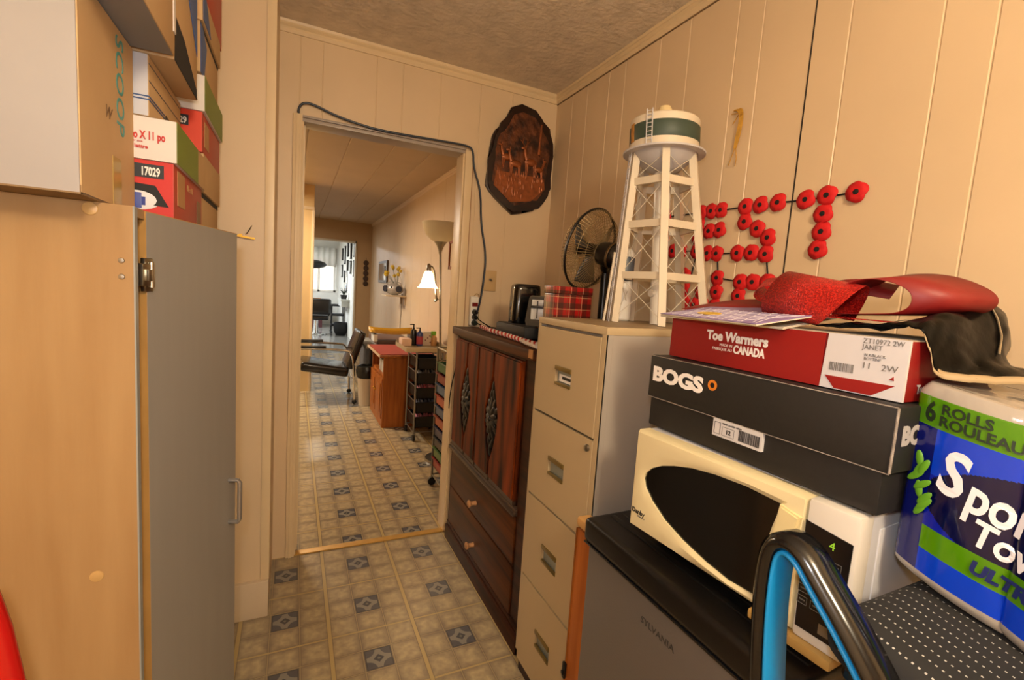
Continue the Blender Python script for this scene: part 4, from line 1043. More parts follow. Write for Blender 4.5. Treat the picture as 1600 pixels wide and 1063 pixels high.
# black base with a tall gloss black appliance and a toaster seen end on
gb_ = mat('gloss_black', '060606', .12, coat=.5)
bb = thing('serving_tray', 'flat glossy black tray on the dresser under the toaster', 'tray', (.845, 1.70, ZD))
MB().box(0, .20, -.03, .27, .008, .058, .012).build('body', black_matte, bb)
for x in (.02, .21):
    for y in (.02, .28): MB().cyl((x, y, 0), (x, y, .012), .010).build('foot', black, bb)
ta = thing('kitchen_appliance', 'tall glossy black kitchen appliance standing left of the chrome toaster', 'appliance', (.945, 1.885, ZD + .0585), R(-12))
def rr(w_, d_, r_, n=6):
    o = []
    for cx, cy, a0 in ((w_ - r_, d_ - r_, 0), (-w_ + r_, d_ - r_, 90), (-w_ + r_, -d_ + r_, 180), (w_ - r_, -d_ + r_, 270)):
        for k in range(n + 1): a = R(a0 + 90 * k / n); o.append((cx + r_ * math.cos(a), cy + r_ * math.sin(a)))
    return o
m = MB(); rg = []
for z, f in ((0, 1.0), (.006, 1.04), (.05, 1.03), (.15, .97), (.168, .93), (.174, .80)):
    rg.append([m.bm.verts.new((x * f, y * f, z)) for x, y in rr(.064, .055, .03)])
for A, B in zip(rg, rg[1:]):
    for k in range(len(A)): m.bm.faces.new((A[k], A[(k + 1) % len(A)], B[(k + 1) % len(A)], B[k]))
m.bm.faces.new(rg[0]); m.bm.faces.new(rg[-1])
m.build('body', gb_, ta, ang=50)
to = thing('toaster', 'chrome and black toaster seen end on between black appliance and tartan box', 'toaster', (.915, 1.703, ZD + .0585), R(-35))
MB().prism([(-.046, .006), (-.050, .02), (-.038, .118), (-.030, .128), (.030, .128), (.038, .118), (.050, .02), (.046, .006)], .004, .105, Matrix(((1, 0, 0, 0), (0, 0, 1, 0), (0, 1, 0, 0), (0, 0, 0, 1)))).build('shell', gb_, to, ang=40)
MB().prism([(-.044, .0), (-.046, .02), (-.035, .114), (-.028, .122), (.028, .122), (.035, .114), (.046, .02), (.044, .0)], 0, .012, Matrix(((1, 0, 0, 0), (0, 0, -1, .004), (0, 1, 0, 0), (0, 0, 0, 1))), bev=.004).build('end_frame', mat('toaster_frame', '3a3a3a', .2, .9), to)
MB().box(-.024, .024, -.0105, -.007, .086, .112, .003).box(-.026, .026, -.0105, -.007, .030, .078, .003).build('end_panel', mat('panel_white', 'dcdcd6', .3), to)
MB().box(-.0025, .0025, -.0116, -.0100, .034, .106).build('lever_slot', black, to, smooth=False)
MB().box(-.028, .028, -.022, -.008, .077, .087, .003).build('lever', black, to)
# red and white striped fabric edging on the dresser
rs = mat('stripe_red', 'b0302a', .8); rw = mat('stripe_white', 'd8cabc', .8)
ru = thing('striped_runner', 'red and white striped cord lying along the dresser top', 'cord', (.835, 2.18, ZD + .004))
pts = [Vector((.02, 0, .008)), Vector((-.01, -.20, .008)), Vector((-.02, -.42, .008)), Vector((-.035, -.60, .008)), Vector((-.04, -.78, .008))]
def tw_(rad_off, m_, name):
    m = MB(); n = 130
    q = []
    for i in range(n + 1):
        f = i / n * (len(pts) - 1); j = min(int(f), len(pts) - 2); p = pts[j].lerp(pts[j + 1], f - j)
        a = i * .95 + rad_off
        q.append(p + Vector((math.cos(a) * .0055, 0, math.sin(a) * .0055)))
    m.tube(q, .0055, 6).build(name, m_, ru)
tw_(0, rs, 'red_strand'); tw_(PI, rw, 'white_strand')
MB().tube([(-.035, -.58, .008), (-.06, -.66, .008), (-.075, -.78, .008)], .007, 8).build('white_strand', rw, ru)

# power bar and cables at the doorway
pb = thing('power_bar', 'white power bar with red switch hanging beside the door casing above the dresser', 'power bar', (.865, YB, 1.143))
MB().box(-.024, .024, -.030, -.001, .002, .158, .012, 3).build('body', white_p, pb)
MB().box(-.016, .016, -.034, -.029, .104, .124, .002).build('switch', mat('switch_red', '6e0f0c', .3), pb)
for z in (.075, .048, .018): MB().cyl((0, -.030, z), (0, -.060, z), .015, .011, 14).build('plug', black if z != .018 else mat('plug_green_black', '0f1f18', .4), pb)
MB().tube([(.0, -.01, .158), (.012, -.012, .176), (.03, -.01, .165), (.036, -.006, .10), (.034, -.004, .03)], .002, 6, smooth=2).build('hanging_loop', mat('loop_cream', 'b99d6a', .5), pb)
navy = mat('navy_cable', '1f2a3a', .45)
cbl = [(.012, YB + .03, 1.995), (.005, YB - .012, 2.035), (.004, YB - .016, 2.065), (.020, YB - .016, 2.092), (.060, YB - .014, 2.097), (.15, YB - .014, 2.068), (.25, YB - .020, 2.050), (.346, YB - .022, 2.040), (.562, YB - .022, 2.047), (.70, YB - .022, 2.052), (.785, YB - .020, 2.053), (.812, YB - .020, 2.035), (.817, YB - .020, 1.955), (.868, YB - .012, 1.845), (.878, YB - .012, 1.68), (.918, YB - .014, 1.525), (.910, YB - .02, 1.38), (.892, YB - .035, 1.275), (.868, YB - .062, 1.222), (.865, YB - .063, 1.219)]
tag(MB().tube([(x, y, z) for x, y, z in cbl], .0052, 8, smooth=3).build('extension_cord', navy), 'navy blue cable looping over the door head and down to the power bar', 'cable')
tag(MB().tube([(.865, YB - .062, 1.192), (.90, YB - .07, 1.165), (.93, YB - .10, 1.148), (.90, YB - .22, 1.147), (.875, YB - .325, 1.152)], .0032, 6, smooth=3).build('appliance_cord', black), 'black cord from the lower plug trailing across the dresser to the flat black tray', 'cable')
tag(MB().tube([(.872, YB - .0625, 1.161), (.91, YB - .08, 1.147), (.955, YB - .14, 1.1455), (1.02, YB - .25, 1.1455), (1.095, YB - .36, 1.1455), (1.10, YB - .50, 1.1455)], .0032, 6, smooth=3).build('appliance_cord', black), 'black cord from the green plug running off behind the black appliances', 'cable')
tag(MB().tube([(.80, YB - .02, 1.0), (.785, YB - .018, .93), (.766, YB - .018, .84), (.758, YB - .018, .76), (.757, YB - .018, .70)], .003, 6, smooth=3).build('lamp_cord', black), 'thin black cord bulging out beside the dresser at the door casing', 'cable')
# wall plate
wp_ = thing('wall_plate', 'beige cable wall plate on the back wall above the dresser', 'outlet', (.953, YB, 1.388))
MB().box(-.036, .036, -.006, 0, -.055, .055, .003).build('plate', mat('plate_beige', 'c5a574', .4), wp_)
MB().cyl((0, -.006, .006), (0, -.014, .006), .007, seg=12).cyl((0, -.013, .006), (.004, -.024, .0), .003).build('connector', steel, wp_)

# carved plaque with deer
pq = thing('wall_plaque', 'dark scalloped wooden plaque with copper relief of deer on the back wall', 'plaque', (1.08, YB, 2.045))
half = [(-.190, -.165), (-.185, -.15), (-.172, -.02), (-.185, .04), (-.172, .11), (-.145, .128)]
ol = [(-.010, .277), (.075, .262), (.115, .225), (.150, .172), (.178, .145), (.192, .11), (.199, .045), (.188, -.02), (.185, -.075), (.178, -.13), (.182, -.17), (.150, -.215), (.128, -.245), (.085, -.250), (.03, -.282), (-.03, -.296), (-.085, -.258), (-.135, -.222), (-.165, -.195), (-.190, -.165), (-.186, -.11), (-.176, -.04), (-.178, .02), (-.168, .085), (-.152, .120), (-.120, .150), (-.095, .195), (-.07, .248)]
mt = Matrix(((1, 0, 0, 0), (0, 0, -1, 0), (0, 1, 0, 0), (0, 0, 0, 1)))
MB().prism([(x * 1.0, z) for x, z in ol], 0, .026, mt, bev=.012).build('wooden_board', wood('plaque_walnut', '170a06', '2c140b', 0, .3, 1.2, coat=.3), pq)
cop = mat('copper_relief', '2a160d', .42, .35, col2='6b3a1c', scale=16, detail=8, bump=.5, bscale=30, contrast=(.38, .62))
MB().prism([(x * .84, z * .84) for x, z in ol], .024, .0275, mt).build('copper_sheet', cop, pq, smooth=False)
copl = mat('copper_light', '8a4a22', .38, .45, var=.25, scale=40)
m = MB().prism([(-.15, -.16), (-.05, -.235), (.07, -.215), (.15, -.14), (.14, -.085), (-.14, -.085)], .026, .0285, mt)
for i in range(60):
    x = random.uniform(-.135, .135); z = random.uniform(-.20, -.075) 
    if abs(x) < .15 - max(0, -.13 - z) * .9: m.sph((x, -.028, z), 1, (.004, .003, random.uniform(.010, .022)), 6, 5)
m.build('relief_grass', copl, pq)
def deer(x, z, s_, face, antl, nm):
    m = MB(); f = face
    Y = -.030
    m.sph((x, Y, z), 1, (.034 * s_, .008, .019 * s_), 14, 8)
    m.tube([(x + f * .024 * s_, Y, z + .006 * s_), (x + f * .034 * s_, Y, z + .035 * s_), (x + f * .036 * s_, Y, z + .055 * s_)], lambda t_: (.011 - .004 * t_) * s_, 8)
    m.sph((x + f * .042 * s_, Y - .001, z + .060 * s_), 1, (.014 * s_, .006, .008 * s_), 10, 6)
    m.sph((x + f * .030 * s_, Y, z + .070 * s_), 1, (.003 * s_, .002, .009 * s_), 6, 5)
    for lx in (-.026, -.018, .018, .026): m.tube([(x + lx * s_, Y, z - .008 * s_), (x + (lx + .002) * s_, Y, z - .035 * s_), (x + lx * s_, Y, z - .062 * s_)], lambda t_: (.0052 - .003 * t_) * s_, 6)
    if antl:
        for sg in (-1, 1):
            m.tube([(x + f * .036 * s_, Y, z + .066 * s_), (x + f * .036 * s_ + sg * .014 * s_, Y, z + .085 * s_), (x + f * .036 * s_ + sg * .012 * s_, Y, z + .105 * s_)], .002, 5)
            m.tube([(x + f * .036 * s_ + sg * .014 * s_, Y, z + .085 * s_), (x + f * .036 * s_ + sg * .026 * s_, Y, z + .098 * s_)], .0016, 5)
    m.build('relief_deer', copl, pq)
deer(-.085, -.01, .95, -1, False, ''); deer(-.035, -.035, 1.05, -1, False, ''); deer(.055, -.015, 1.1, -1, True, ''); deer(.105, -.045, .8, 1, False, '')
MB().tube([(.10, -.029, .03), (.102, -.029, .12), (.106, -.029, .19)], lambda t_: .009 - .004 * t_, 6).build('relief_tree', copl, pq)

# straw ornament and poppies on the right wall
so = thing('straw_ornament', 'dried yellow straw figure hung on the right wall above the poppy letters', 'ornament', (XR, 1.12, 1.88))
m = MB(); rnd = random.Random(2)
for k in range(9):
    o1 = rnd.uniform(-.006, .006); o2 = rnd.uniform(-.008, .008)
    m.tube([(-.006, .012 + o1 * 2, .088), (-.012, -.008 + o2, .080), (-.010, -.012 + o1, .05), (-.008, -.004 + o2, .0), (-.006, .004 + o1 * .6, -.035)], .0024, 5, smooth=2)
m.tube([(-.006, .004, -.035), (-.006, .018, -.075), (-.006, .022, -.085)], .0014, 5).tube([(-.006, .0, -.035), (-.006, -.006, -.07), (-.006, -.004, -.092)], .0014, 5)
m.tube([(-.006, .0, .075), (-.008, .03, .078)], .0014, 5).tube([(-.006, .004, .07), (-.006, .022, .045)], .0014, 5)
m.build('straw_bundle', mat('straw', 'b98a2c', .6, var=.2, scale=60), so)
MB().tube([(-.012, -.012 + .006 * math.sin(i), .06 + i * .0008) for i in range(14)], .0016, 5).build('tie', mat('straw_tie', '9a6c1c', .6), so)

ps = thing('poppy_sign', 'red felt poppies on black rods spelling LEST WE across the right wall', 'wall sign', (XR, 1.05, 1.5))
felt = mat('poppy_red', 'c80f12', .75, var=.06, scale=60)
pin = mat('poppy_black', '0c0b0b', .7)
pops = []
T_ = [(.734, 1.645), (.807, 1.648), (.864, 1.645), (.811, 1.600), (.809, 1.553), (.813, 1.506)]
S_ = [(1.057, 1.652), (1.004, 1.650), (.947, 1.649), (1.053, 1.605), (1.006, 1.579), (.966, 1.549), (.967, 1.50), (1.017, 1.507), (1.067, 1.508)]
E_ = [(1.236, 1.655), (1.190, 1.655), (1.15, 1.653), (1.238, 1.612), (1.238, 1.568), (1.238, 1.523), (1.191, 1.588), (1.148, 1.588), (1.187, 1.513), (1.148, 1.510)]
L_ = [(1.405, 1.660), (1.405, 1.615), (1.403, 1.57), (1.400, 1.527), (1.352, 1.529), (1.308, 1.526)]
W_ = [(1.135, 1.429), (1.133, 1.382), (1.133, 1.335), (1.152, 1.295), (1.182, 1.335), (1.198, 1.382), (1.222, 1.335), (1.250, 1.30), (1.268, 1.345), (1.278, 1.395), (1.280, 1.440)]
E2 = [(1.044, 1.416), (.999, 1.416), (.950, 1.416), (1.045, 1.372), (1.045, 1.328), (1.000, 1.330)]
rods = [((1.39, 1.660), (1.24, 1.656)), ((1.15, 1.653), (1.057, 1.652)), ((.947, 1.649), (.864, 1.645)), ((1.308, 1.526), (1.24, 1.523)), ((1.148, 1.510), (1.067, 1.508)), ((1.148, 1.51), (1.135, 1.429)), ((.967, 1.50), (.950, 1.416)), ((1.135, 1.429), (1.044, 1.416)), ((1.238, 1.523), (1.268, 1.345)), ((1.405, 1.66), (1.40, 1.527)), ((.81, 1.645), (.813, 1.506)), ((.734, 1.645), (.864, 1.645)), ((1.236, 1.655), (1.238, 1.523))]
for a, b_ in rods:
    MB().tube([(-.004, a[0] - 1.05, a[1] - 1.5), (-.004, b_[0] - 1.05, b_[1] - 1.5)], .0024, 6).build('rod', pin, ps)
proto = None
for i, (y, z) in enumerate(T_ + S_ + E_ + L_ + W_ + E2):
    if proto is None:
        bm = bmesh.new(); n = 48; rim, mid_ = [], []
        ctr = bm.verts.new((-.010, 0, 0))
        for k in range(n):
            a = k * 2 * PI / n; r_ = .0255 * (1 + .07 * abs(math.sin(2 * a)) - .05 * (abs(math.cos(2 * a)) ** 8))
            mid_.append(bm.verts.new((-.011, .013 * math.cos(a), .013 * math.sin(a))))
            rim.append(bm.verts.new((-.0075 - .0025 * math.cos(4 * a), r_ * math.cos(a), r_ * math.sin(a))))
        for k in range(n):
            bm.faces.new((ctr, mid_[k], mid_[(k + 1) % n])); bm.faces.new((mid_[k], rim[k], rim[(k + 1) % n], mid_[(k + 1) % n]))
        m = MB(); m.bm.free(); m.bm = bm
        proto = m.build('poppy', felt, ps, solid=.0022)
        ct = MB().lathe([(0, 0), (.0072, 0), (.0066, .003), (0, .0038)], (-.0105, 0, 0), 16, (-1, 0, 0)).build('poppy_centre', pin, proto)
        o = proto
    else:
        o = proto.copy(); C.objects.link(o); o.parent = ps
        c2 = ct.copy(); C.objects.link(c2); c2.parent = o
    o.location = (0, y - 1.05, z - 1.5); o.rotation_euler = (random.uniform(-.6, .6), 0, 0)

# ================================================================== THE NEXT ROOM
oak = wood('orange_oak', '7c3f12', 'a85f20', 2, .4, 1.0, coat=.1)
t = thing('oak_cabinet', 'orange oak cabinet with red topped lid and open shelf in the next room', 'cabinet', (.758, 5.03, 0), RZ)
W_, D_ = .73, .50
MB().box(0, W_, .0, D_, .0, .07).box(0, .02, .01, D_, .07, .66).box(W_ - .02, W_, .0, D_, .07, .66).box(.02, W_ - .02, .02, D_, .46, .48).box(.02, W_ - .02, D_ - .02, D_, .07, .66).box(.02, W_ - .02, .015, .03, .07, .46).build('carcass', oak, t, smooth=False)
MB().box(-.02, W_ + .012, -.04, D_, .66, .685, .006).build('top', oak, t)
MB().box(0, W_ - .01, -.025, D_ - .03, .684, .690).build('red_mat', mat('dusty_red', '9a3a30', .6), t, smooth=False)
MB().box(-.02, W_ + .012, -.043, -.038, .664, .688).build('top_edge', mat('pale_edge', 'c0a58a', .5), t, smooth=False)
for x0 in (.02, .36):
    d = MB().box(x0, x0 + .325, -.006, .012, .075, .452, .004).box(x0 + .05, x0 + .275, -.013, -.004, .125, .40, .006).build('door', oak, t)
    MB().sph((x0 + (.03 if x0 > .2 else .30), -.018, .30), .011).build('knob', brass, d)
for i, (x, col_) in enumerate(((.30, 'a9a49a'), (.42, 'bdb7ab'), (.52, '8d8f90'))):
    tag(MB().box(.79, .86, 5.03 - x - .08, 5.03 - x, .4805, .60, .004).build('storage_jar', mat('jar_' + col_, col_, .35)), ('pale jar at the far end of the oak cabinet\'s open shelf', 'light cream jar in the middle of the oak cabinet\'s open shelf', 'grey jar nearest the camera on the oak cabinet\'s open shelf')[i], 'jar', 'jars on the oak cabinet shelf')

# drawer carts
cart_steel = mat('cart_steel', '8c8a84', .35, .9)
def cart(loc, rz, W_, D_, H_, label, rows, first, group):
    t = thing('drawer_cart', label, 'cart', loc, rz, group)
    for (x, y) in ((0, 0), (W_, 0), (0, D_), (W_, D_)):
        MB().cyl((x, y, .055), (x, y, H_), .0085, seg=10).build('post', cart_steel, t)
        cs_ = MB().cyl((x - .010, y, .028), (x + .010, y, .028), .027, seg=18).build('caster', black, t)
    m = MB()
    for z in [H_ - .005, .075]: m.tube([(0, 0, z), (W_, 0, z), (W_, D_, z), (0, D_, z)], .006, 6, closed=True)
    for z, h, c_ in rows: m.tube([(0, 0, z + h), (0, D_, z + h)], .004, 6).tube([(W_, 0, z + h), (W_, D_, z + h)], .004, 6)
    m.build('rails', cart_steel, t)
    for z, h, c_ in rows:
        d = MB()
        d.box(.012, W_ - .012, .0, .006, z, z + h * .86).box(.012, W_ - .012, D_ - .012, D_ - .006, z, z + h * .86).box(.012, .017, .0, D_ - .006, z, z + h * .86).box(W_ - .017, W_ - .012, 0, D_ - .006, z, z + h * .86).box(.012, W_ - .012, 0, D_ - .006, z, z + .004).box(.005, W_ - .005, -.012, .002, z + h * .84, z + h * .92)
        d.build('drawer', mat('drawer_' + c_, c_, .4), t, smooth=False)
    return t
cols = ['1e5a32', '7c1f1c', '3c5674', 'a8401c', '3c4c66', '9c4420', '2f2a44', '38332f', '4e6a2c', '8c2a1a']
rows = [(.86 - .072 * (i + 1), .068, c_) for i, c_ in enumerate(cols)]
cart((.868, 2.955, 0), RZ, .34, .32, .945, 'tall steel drawer cart with many coloured drawers just through the doorway', rows, 0, None)
tag(MB().box(.90, 1.10, 2.68, 2.90, .8635, .915, .02, 3).build('yellow_tub', mat('yellow_plastic', 'b9981e', .4)), 'yellow plastic tub in the top of the coloured drawer cart', 'tub')
rows2 = [(.115 + .128 * i, .105, c_) for i, c_ in enumerate(('0c0b0a', '0e0b0a', '0b0b0d', '0d0b0b', '0a0a0c'))]
cart((.955, 3.872, 0), 0, .225, .30, .775, 'black drawer cart of hair curlers between oak cabinet and coloured cart', rows2, 0, None)
rnd = random.Random(11)
for ri, (z, h, c_) in enumerate(rows2[:4]):
    cl_ = (('c88a9c', 'a8505c'), ('8a8c9c', '44465a'), ('c04a58', 'c9a0a8'), ('a9a39c', '6a605a'))[ri]
    names = ('pink rollers heaped in the lowest drawers of the black cart', 'grey rollers in the black cart, second curler row up', 'red and pink rollers in the black cart, third curler row up', 'pale rollers in the topmost filled drawer of the black cart')
    m = MB(); 
    for i in range(11):
        x = .985 + i * .0165; y = 3.872 + rnd.uniform(.02, .05); zz = z + h * .80
        m.cyl((x, y, zz), (x + rnd.uniform(-.012, .012), y + .04, zz + rnd.uniform(.012, .03)), .0085, seg=8)
    tag(m.build('hair_rollers', mat('roller_' + cl_[0], cl_[0], .6, col2=cl_[1], scale=30, var=.1)), names[ri], 'hair rollers', None, 'stuff')
tray = thing('metal_tray', 'flat beige tray on top of the black curler cart', 'tray', (.86, 3.84, .780))
MB().box(.0, .36, 0, .46, 0, .012).box(0, .36, -.004, .004, 0, .034).box(0, .36, .456, .464, 0, .05).box(-.004, .004, 0, .46, 0, .034).box(.356, .364, 0, .46, 0, .05).build('tray', mat('tray_beige', 'a39274', .4), tray, smooth=False)
MB().box(.0, .36, .0, .46, -.003, .0).build('liner', mat('tray_pink', 'b08a78', .5), tray, smooth=False)
def pump(x, y, h, r_, col_, lab, label_c=None):
    t = thing('pump_bottle', lab, 'bottle', (x, y, .793))
    MB().lathe([(r_ * .9, 0), (r_, .006), (r_, h * .62), (r_ * .75, h * .72), (r_ * .34, h * .76), (r_ * .34, h * .82)], seg=20).build('body', mat('bottle_' + col_, col_, .3), t)
    if label_c: MB().lathe([(r_ * 1.01, h * .1), (r_ * 1.01, h * .52)], seg=20, cap=False).build('label', mat('bottle_label_' + label_c, label_c, .4), t)
    MB().cyl((0, 0, h * .80), (0, 0, h * .96), .006).bar((.004, 0, h * .96), (-.035, 0, h * .955), .014, .009).build('pump', black, t)
pump(.995, 4.20, .20, .028, '111214', 'black pump bottle standing on the beige tray, left of the blue one')
pump(1.045, 4.17, .17, .031, '2a3d7a', 'blue pump bottle with red label on the beige tray', 'a03848')
tb = thing('tissue_box', 'white tissue box with dark spots on the beige tray', 'box', (1.075, 4.19, .793))
MB().box(0, .10, 0, .10, 0, .125, .003).build('carton', mat('tissue_white', 'cbbfb4', .6), tb)
m = MB()
for (x, z) in ((.03, .05), (.07, .09), (.075, .03), (.05, .07)): m.cyl((x, -.0002, z), (x, -.0012, z), .007, seg=10)
m.build('spots', mat('spot_plum', '5b2a3a', .6), tb)
gr = thing('spray_bottle', 'clear bottle with lime green trigger head on the beige tray', 'bottle', (1.185, 4.19, .793))
MB().lathe([(.026, 0), (.028, .01), (.028, .07), (.012, .10)], seg=18).build('body', mat('clear_amber', 'b58a5a', .25), gr)
MB().box(-.03, .016, -.012, .012, .10, .135, .006).cyl((0, 0, .09), (0, 0, .13), .014).bar((-.02, 0, .105), (-.03, 0, .075), .008, .008).build('trigger_head', mat('lime', '6ea82c', .4), gr)
tag(MB().box(.875, .965, 4.12, 4.26, .793, .86, .01).build('pink_cloth_pile', mat('pale_pink_cloth', 'cfae98', .9)), 'folded pale pink cloth on the left of the beige tray', 'cloth')

# yellow shelf rack, grey desk, bin
yr = thing('yellow_tray', 'bright yellow curved plastic tray behind the oak cabinet', 'tray', (.80, 5.25, .0))
b = MB()
rws = []
for i in range(13):
    x = .50 * i / 12; sag = .028 * math.sin(i / 12 * PI)
    rws.append([Vector((x - .02, yy, .795 - sag * .6 + e)) for yy, e in ((0, .045), (.004, .0), (.12, -.006), (.24, .0), (.244, .045))])
b.grid(rws).build('tray', mat('tray_yellow', 'b8881a', .4), yr, solid=.006)
MB().box(.01, .05, .02, .22, .69, .77).box(.42, .46, .02, .22, .69, .77).build('leg', white_p, yr)
dk = thing('grey_desk', 'grey topped desk beyond the black salon chair', 'desk', (.775, 5.32, 0))
MB().box(-.04, .51, 0, .85, .60, .632, .004).build('top', mat('desk_top', '8f8a80', .45), dk)
MB().box(0, .03, .02, .82, 0, .60).box(.02, .51, .78, .81, 0, .60).box(.02, .51, .02, .05, .35, .60).build('panels', mat('desk_grey', '57575a', .5), dk, smooth=False)
MB().box(.10, .50, .05, .78, .632, .69, .004).build('desk_riser', mat('riser_brown', '5c3a26', .5), dk)
bn = thing('waste_bin', 'white waste bin lined with black bag between desk and oak cabinet', 'bin', (.735, 5.20, 0))
MB().lathe([(.075, 0), (.095, .32), (.098, .325), (.09, .325), (.072, .02)], seg=26).build('bin', mat('bin_white', 'cdbfa8', .5), bn)
MB().lathe([(.092, .30), (.102, .33), (.108, .35), (.112, .39), (.10, .43), (.07, .44), (.06, .36)], seg=26, cap=False).build('liner', mat('liner_black', '0b0c0a', .3, bump=.5, bscale=30), bn, solid=.002)

# salon chair
scn = thing('salon_chair', 'black vinyl chair with chrome arms and casters in the next room', 'chair', (.36, 5.52, 0))
vin = mat('black_vinyl', '15110f', .25, coat=.2)
MB().box(-.29, .20, -.25, .25, -.05, .05, .035, 4).build('seat', vin, scn, loc=(0, 0, .37), rot=(0, R(9), 0))
MB().box(-.04, .04, -.24, .24, 0, .43, .03, 4).build('backrest', vin, scn, loc=(.20, 0, .38), rot=(0, R(19), 0))
for s_ in (-1, 1):
    y = s_ * .275
    MB().tube([(.26, y, .05), (.25, y, .30), (.235, y, .50), (.20, y, .585), (.12, y, .595), (-.27, y, .615), (-.31, y, .60), (-.32, y, .56), (-.315, y, .30), (-.32, y, .05)], .013, 10, smooth=2).build('arm_frame', chrome, scn)
    MB().box(-.32, -.04, y - .022, y + .022, .612, .640, .008).build('armrest', black, scn)
    for x in (.26, -.32): MB().sph((x, y, .026), .026, (1, .7, 1)).cyl((x, y, .02), (x, y, .07), .008).build('caster', black, scn)
MB().tube([(.25, -.275, .28), (.22, 0, .26), (.25, .275, .28)], .011, 8).tube([(-.315, -.275, .30), (-.315, .275, .30)], .011, 8).build('cross_bar', chrome, scn)

# floor lamp with lit reading arm
lp_ = thing('floor_lamp', 'silver floor lamp with frosted bowl and lit reading shade on its arm', 'lamp', (.975, 3.40, 0))
MB().lathe([(0, 0), (.125, 0), (.12, .018), (.02, .03)], (.085, 0, 0), seg=32).build('base', steel, lp_)
MB().cyl((.085, 0, .02), (0, 0, 1.63), .0095, seg=14).build('pole', steel, lp_)
MB().lathe([(.010, 1.58), (.014, 1.605), (.03, 1.645), (.05, 1.672), (.0, 1.674)], seg=28).build('collar', steel, lp_)
MB().lathe([(.046, 1.668), (.075, 1.682), (.110, 1.715), (.134, 1.765), (.142, 1.805), (.137, 1.805), (.128, 1.765), (.104, 1.72), (.07, 1.688), (.0, 1.675)], seg=40, cap=False).build('bowl_shade', mat('frosted_bowl', 'd9cdac', .4), lp_)
ax = Vector((-.085, -.02, 0))
MB().tube([(0, 0, 1.24), (-.015, -.004, 1.26), (-.022, -.006, 1.32), (-.035, -.008, 1.42), (-.05, -.012, 1.475), (-.075, -.018, 1.485)], .0085, 10, smooth=2).build('reading_arm', steel, lp_)
MB().sph((-.018, -.004, 1.235), .011).build('arm_knob', steel, lp_)
MB().lathe([(.0, 1.505), (.008, 1.50), (.016, 1.49), (.019, 1.455), (.019, 1.44)], ax, 22).build('socket', steel, lp_)
n = 48; m = MB(); rg = []
for (r_, z, f_) in ((.020, 1.448, 0), (.032, 1.432, .0), (.042, 1.40, .02), (.050, 1.36, .05), (.062, 1.335, .10), (.070, 1.325, .14)):
    rg.append([m.bm.verts.new(ax + Vector((r_ * (1 + f_ * math.sin(8 * k * 2 * PI / n)) * math.cos(k * 2 * PI / n), r_ * (1 + f_ * math.sin(8 * k * 2 * PI / n)) * math.sin(k * 2 * PI / n), z))) for k in range(n)])
for A, B in zip(rg, rg[1:]):
    for k in range(n): m.bm.faces.new((A[k], A[(k + 1) % n], B[(k + 1) % n], B[k]))
m.build('lit_shade', mat('lit_glass', 'ffd9a0', .4, emit=5.0), lp_, solid=.002)
bl_ = lamp('reading_lamp_bulb', 'POINT', (.975 - .085, 3.38, 1.31), 3.2, (1.0, .74, .42), .03)

# wall shelf with radio and daffodils, picture, framed strip
sh = thing('wall_shelf', 'small white wall shelf carrying the radio on the right wall', 'shelf', (XR, 5.90, 1.18))
MB().box(-.255, 0, 0, .34, 0, .018, .002).build('board', mat('shelf_white', 'c9b79c', .5), sh)
MB().box(-.02, 0, .03, .05, -.10, 0).box(-.02, 0, .29, .31, -.10, 0).build('bracket', mat('shelf_white', 'c9b79c', .5), sh)
rd = thing('radio', 'rounded silver portable radio on the white wall shelf', 'radio', (1.15, 6.02, 1.1985), R(-38))
MB().sph((0, 0, .075), 1, (.125, .075, .075), 28, 16).build('body', mat('radio_silver', 'a29c96', .35, .3), rd)
MB().cyl((-.085, -.035, .078), (-.098, -.060, .078), .040, seg=24).build('speaker', mat('speaker_navy', '24222e', .5), rd)
MB().cyl((.085, -.035, .078), (.098, -.060, .078), .040, seg=24).build('speaker', mat('speaker_navy', '24222e', .5), rd)
MB().box(-.01, .01, -.076, -.066, .085, .11, .003).build('tuner', black, rd)
MB().tube([(-.10, .0, .12), (-.09, 0, .165), (.09, 0, .165), (.10, 0, .12)], .005, 6, smooth=2).tube([(.10, .03, .13), (.02, .05, .33)], .0018, 5).build('handle', steel, rd)
df = thing('daffodils', 'bunch of yellow artificial daffodils behind the silver radio', 'flowers', (1.215, 6.205, 1.1985))
m = MB(); l_ = MB(); rnd = random.Random(4)
MB().lathe([(.025, 0), (.03, .05), (.022, .10), (.028, .12)], seg=16).build('vase', mat('vase_grey', '6d675f', .4), df)
for k in range(13):
    p = Vector((rnd.uniform(-.20, .05), rnd.uniform(-.14, .12), rnd.uniform(.22, .37)))
    l_.tube([(0, 0, .10), p * .6 + Vector((0, 0, .05)), p], .002, 5)
    m = MB().sph(p, .012)
    for j in range(6):
        a = j * PI / 3; m.sph(p + Vector((math.cos(a) * .014, -.004, math.sin(a) * .014)), 1, (.012, .006, .009), 8, 5, Euler((0, -a, 0)))
    m.lathe([(.006, 0), (.010, .014), (.012, .017)], p, 10, (-.5, -1, 0))
    m.build('flower', mat('daffodil_yellow', 'c9a81e', .6), df)
l_.sph((0, 0, .10), .012).build('stems', mat('stem_green', '3f4a1e', .6), df)
pc_ = thing('wall_picture', 'dark framed mirror on the right wall behind the daffodils', 'picture', (XR, 7.25, 1.52))
MB().box(-.025, 0, 0, .75, -.17, .17).build('frame', mat('frame_dark', '4a3a2c', .4), pc_, smooth=False)
MB().box(-.027, -.024, .06, .69, -.13, .13).build('glass', mat('mirror_glass', 'c9ccd2', .08, .8), pc_, smooth=False)
wf = thing('wooden_frame', 'narrow orange brown wooden frame on the right wall beside the floor lamp', 'frame', (XR, 3.985, 1.505))
